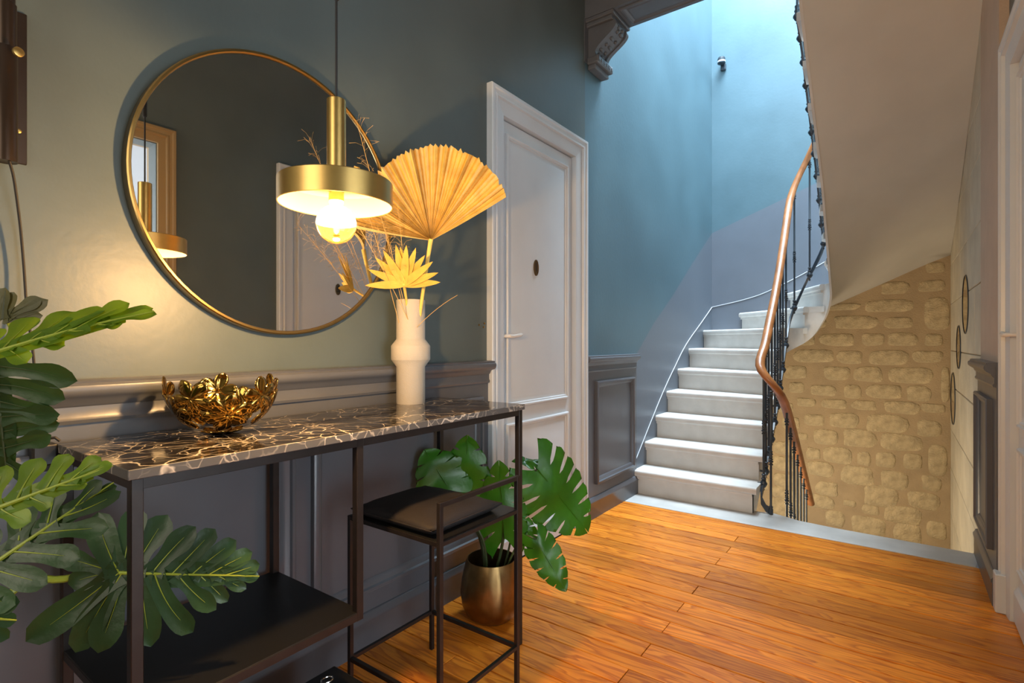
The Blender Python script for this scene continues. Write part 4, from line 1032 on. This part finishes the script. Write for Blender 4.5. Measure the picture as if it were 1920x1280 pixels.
# ------------------------------------------------------------------ wall lamp at the left edge, cable, adapter
root = thing('wall_lamp', 'dark bronze tube wall lamp with a brass thumb knob', 'wall lamp', (XL, .28, 1.4))
bm = B(); box(bm, XL - .001, XL + .006, .235, .306, 1.42, 1.735, .001); obj('back_plate', bm, 'sconce', root)
tx, ty = -1.425, .262
bm = B(); lathe(bm, [(.015, 1.405), (.0185, 1.404), (.0185, 1.628), (.017, 1.630)], 28, (tx, ty, 0)); obj('lower_tube', bm, 'sconce', root, smooth=True)
bm = B(); lathe(bm, [(.017, 1.630), (.0172, 1.632), (.0172, 1.715), (.0150, 1.717), (.0150, 1.95), (.013, 1.952)], 28, (tx, ty, 0)); obj('upper_tube', bm, 'sconce', root, smooth=True)
bm = B(); box(bm, XL + .004, tx, ty - .01, ty + .012, 1.55, 1.70, .002); obj('bracket', bm, 'sconce', root)
bm = B(); d = (RT * .9 - FW * .45).normalized(); p = Vector((tx, ty, 1.613)) + RT * .012; tube(bm, [p + d * .015, p + d * .026], .003, 8); tube(bm, [p + d * .025, p + d * .0255, p + d * .031, p + d * .0315], [.008, .009, .009, .008], 20); obj('thumb_knob', bm, 'brass', root, smooth=True)
for y, z in ((.283, 1.665), (.293, 1.487)):
    bm = B(); lathe(bm, [(.0045, 0), (.0045, .0015), (.002, .0028)], 12, (XL + .0055, y, z), 'x'); obj('screw', bm, 'brass', root)
bm = B()
def on_x(u, v, x): r = FW + RT * ((u - 960) / F); return at(u, v, x / r.x)
cp = [Vector((tx + .004, ty + .004, 1.41)), on_x(26, 330, -1.43), on_x(38, 420, -1.455), on_x(45, 500, -1.46), on_x(50, 580, -1.455), on_x(62, 655, -1.435), on_x(68, 740, -1.435), on_x(75, 800, -1.45), on_x(83, 838, -1.45)]
q = []
for i in range(len(cp) - 1):
    for k in range(6): q.append(cp[i].lerp(cp[i + 1], k / 6))
q.append(cp[-1])
for _ in range(4): q = [q[0]] + [(q[i - 1] + q[i] * 2 + q[i + 1]) / 4 for i in range(1, len(q) - 1)] + [q[-1]]
tube(bm, q, .0026, 8); obj('lamp_cable', bm, 'cable', root, smooth=True)
root = thing('power_adapter', 'black plug adapter at the back corner of the console', 'adapter', (-1.455, .325, .80))
bm = B(); box(bm, -1.475, -1.438, .305, .347, .790, .835, .004, 2); obj('adapter_body', bm, 'blackgloss', root)
bm = B(); tube(bm, [(-1.455, .33, .835), (-1.455, .335, .845), (-1.452, .345, .846), (-1.448, .352, .838)], .003, 8); obj('plug_lead', bm, 'cable', root)
# black case on the floor
p = at(627, 1247, 1.48)
root = thing('black_case', 'small black case with a metal clasp on the floor under the shelf', 'case', (p.x + .1, p.y - .12, 0))
bm = B(); box(bm, p.x, p.x + .20, p.y - .26, p.y, 0, p.z - .03, .004, 2); obj('case_body', bm, 'blackgloss', root)
bm = B(); box(bm, p.x - .001, p.x + .201, p.y - .261, p.y + .001, p.z - .028, p.z, .004, 2); lid = obj('case_lid', bm, 'blackgloss', root)
bm = B(); cc = Vector((p.x + .045, p.y - .055, p.z + .001)); tube(bm, [cc + Vector((.012 * math.cos(a), .016 * math.sin(a), .004)) for a in [2 * PI * k / 16 for k in range(17)]], .0022, 8); obj('clasp', bm, 'chrome', root, smooth=True)

# ------------------------------------------------------------------ round mirrors on the stone wall, stair spotlight
for k, (y, z, r) in enumerate(((4.16, 1.27, .175), (4.62, 1.012, .145), (5.08, .63, .192))):
    lab = ['thin framed round mirror on the stone wall, highest of three', 'smallest thin framed round mirror between the two others on the stone wall', 'thin framed round mirror on the stone wall, lowest of three'][k]
    root = thing('small_round_mirror', lab, 'mirror', (XR, y, z - r), 'round mirrors on the stone wall')
    bm = B(); lathe(bm, [(r - .008, 0), (r, 0), (r, -.006), (r - .003, -.007), (r - .006, -.006)], 56, (XR - .003, y, z), 'x', cap=False); obj('mirror_frame', bm, 'iron', root, smooth=True)
    bm = B(); lathe(bm, [(r - .007, 0), (r - .007, -.003)], 56, (XR - .004, y, z), 'x'); obj('mirror_glass', bm, 'glassmirror', root)
root = thing('stair_spotlight', 'small black spotlight mounted high on the blue stairwell wall', 'spotlight', (-1.376, YB, 3.66))
bm = B(); box(bm, -1.400, -1.352, YB - .03, YB + .001, 3.655, 3.72, .008, 2); obj('mount', bm, 'iron', root)
bm = B(); lathe(bm, [(.030, 0), (.036, .004), (.036, .045), (.030, .052), (.030, .058)], 24, (-1.380, YB - .066, 3.70)); obj('head', bm, 'iron', root, smooth=True)
bm = B(); lathe(bm, [(.0365, .012), (.0365, .026)], 24, (-1.380, YB - .066, 3.70)); obj('sensor_band', bm, 'white', root)
# copper-coloured wall plugs left of the door
PLUG = ['copper coloured wall plug standing alone near the white door', 'copper coloured wall plug, upper of a close pair by the door', 'copper coloured wall plug, lower of a close pair by the door']
for k, (u, v) in enumerate(((898, 609), (908, 606), (906.5, 613))):
    p = on_x(u, v, XL); bm = B(); lathe(bm, [(.0045, 0), (.004, .002), (.0015, .003)], 10, (XL, p.y, p.z), 'x'); o = obj('wall_plug', bm, 'plugc' if 'plugc' in M else 'gold', None)
    tag(o, PLUG[k], 'wall plug', 'wall plugs beside the door')
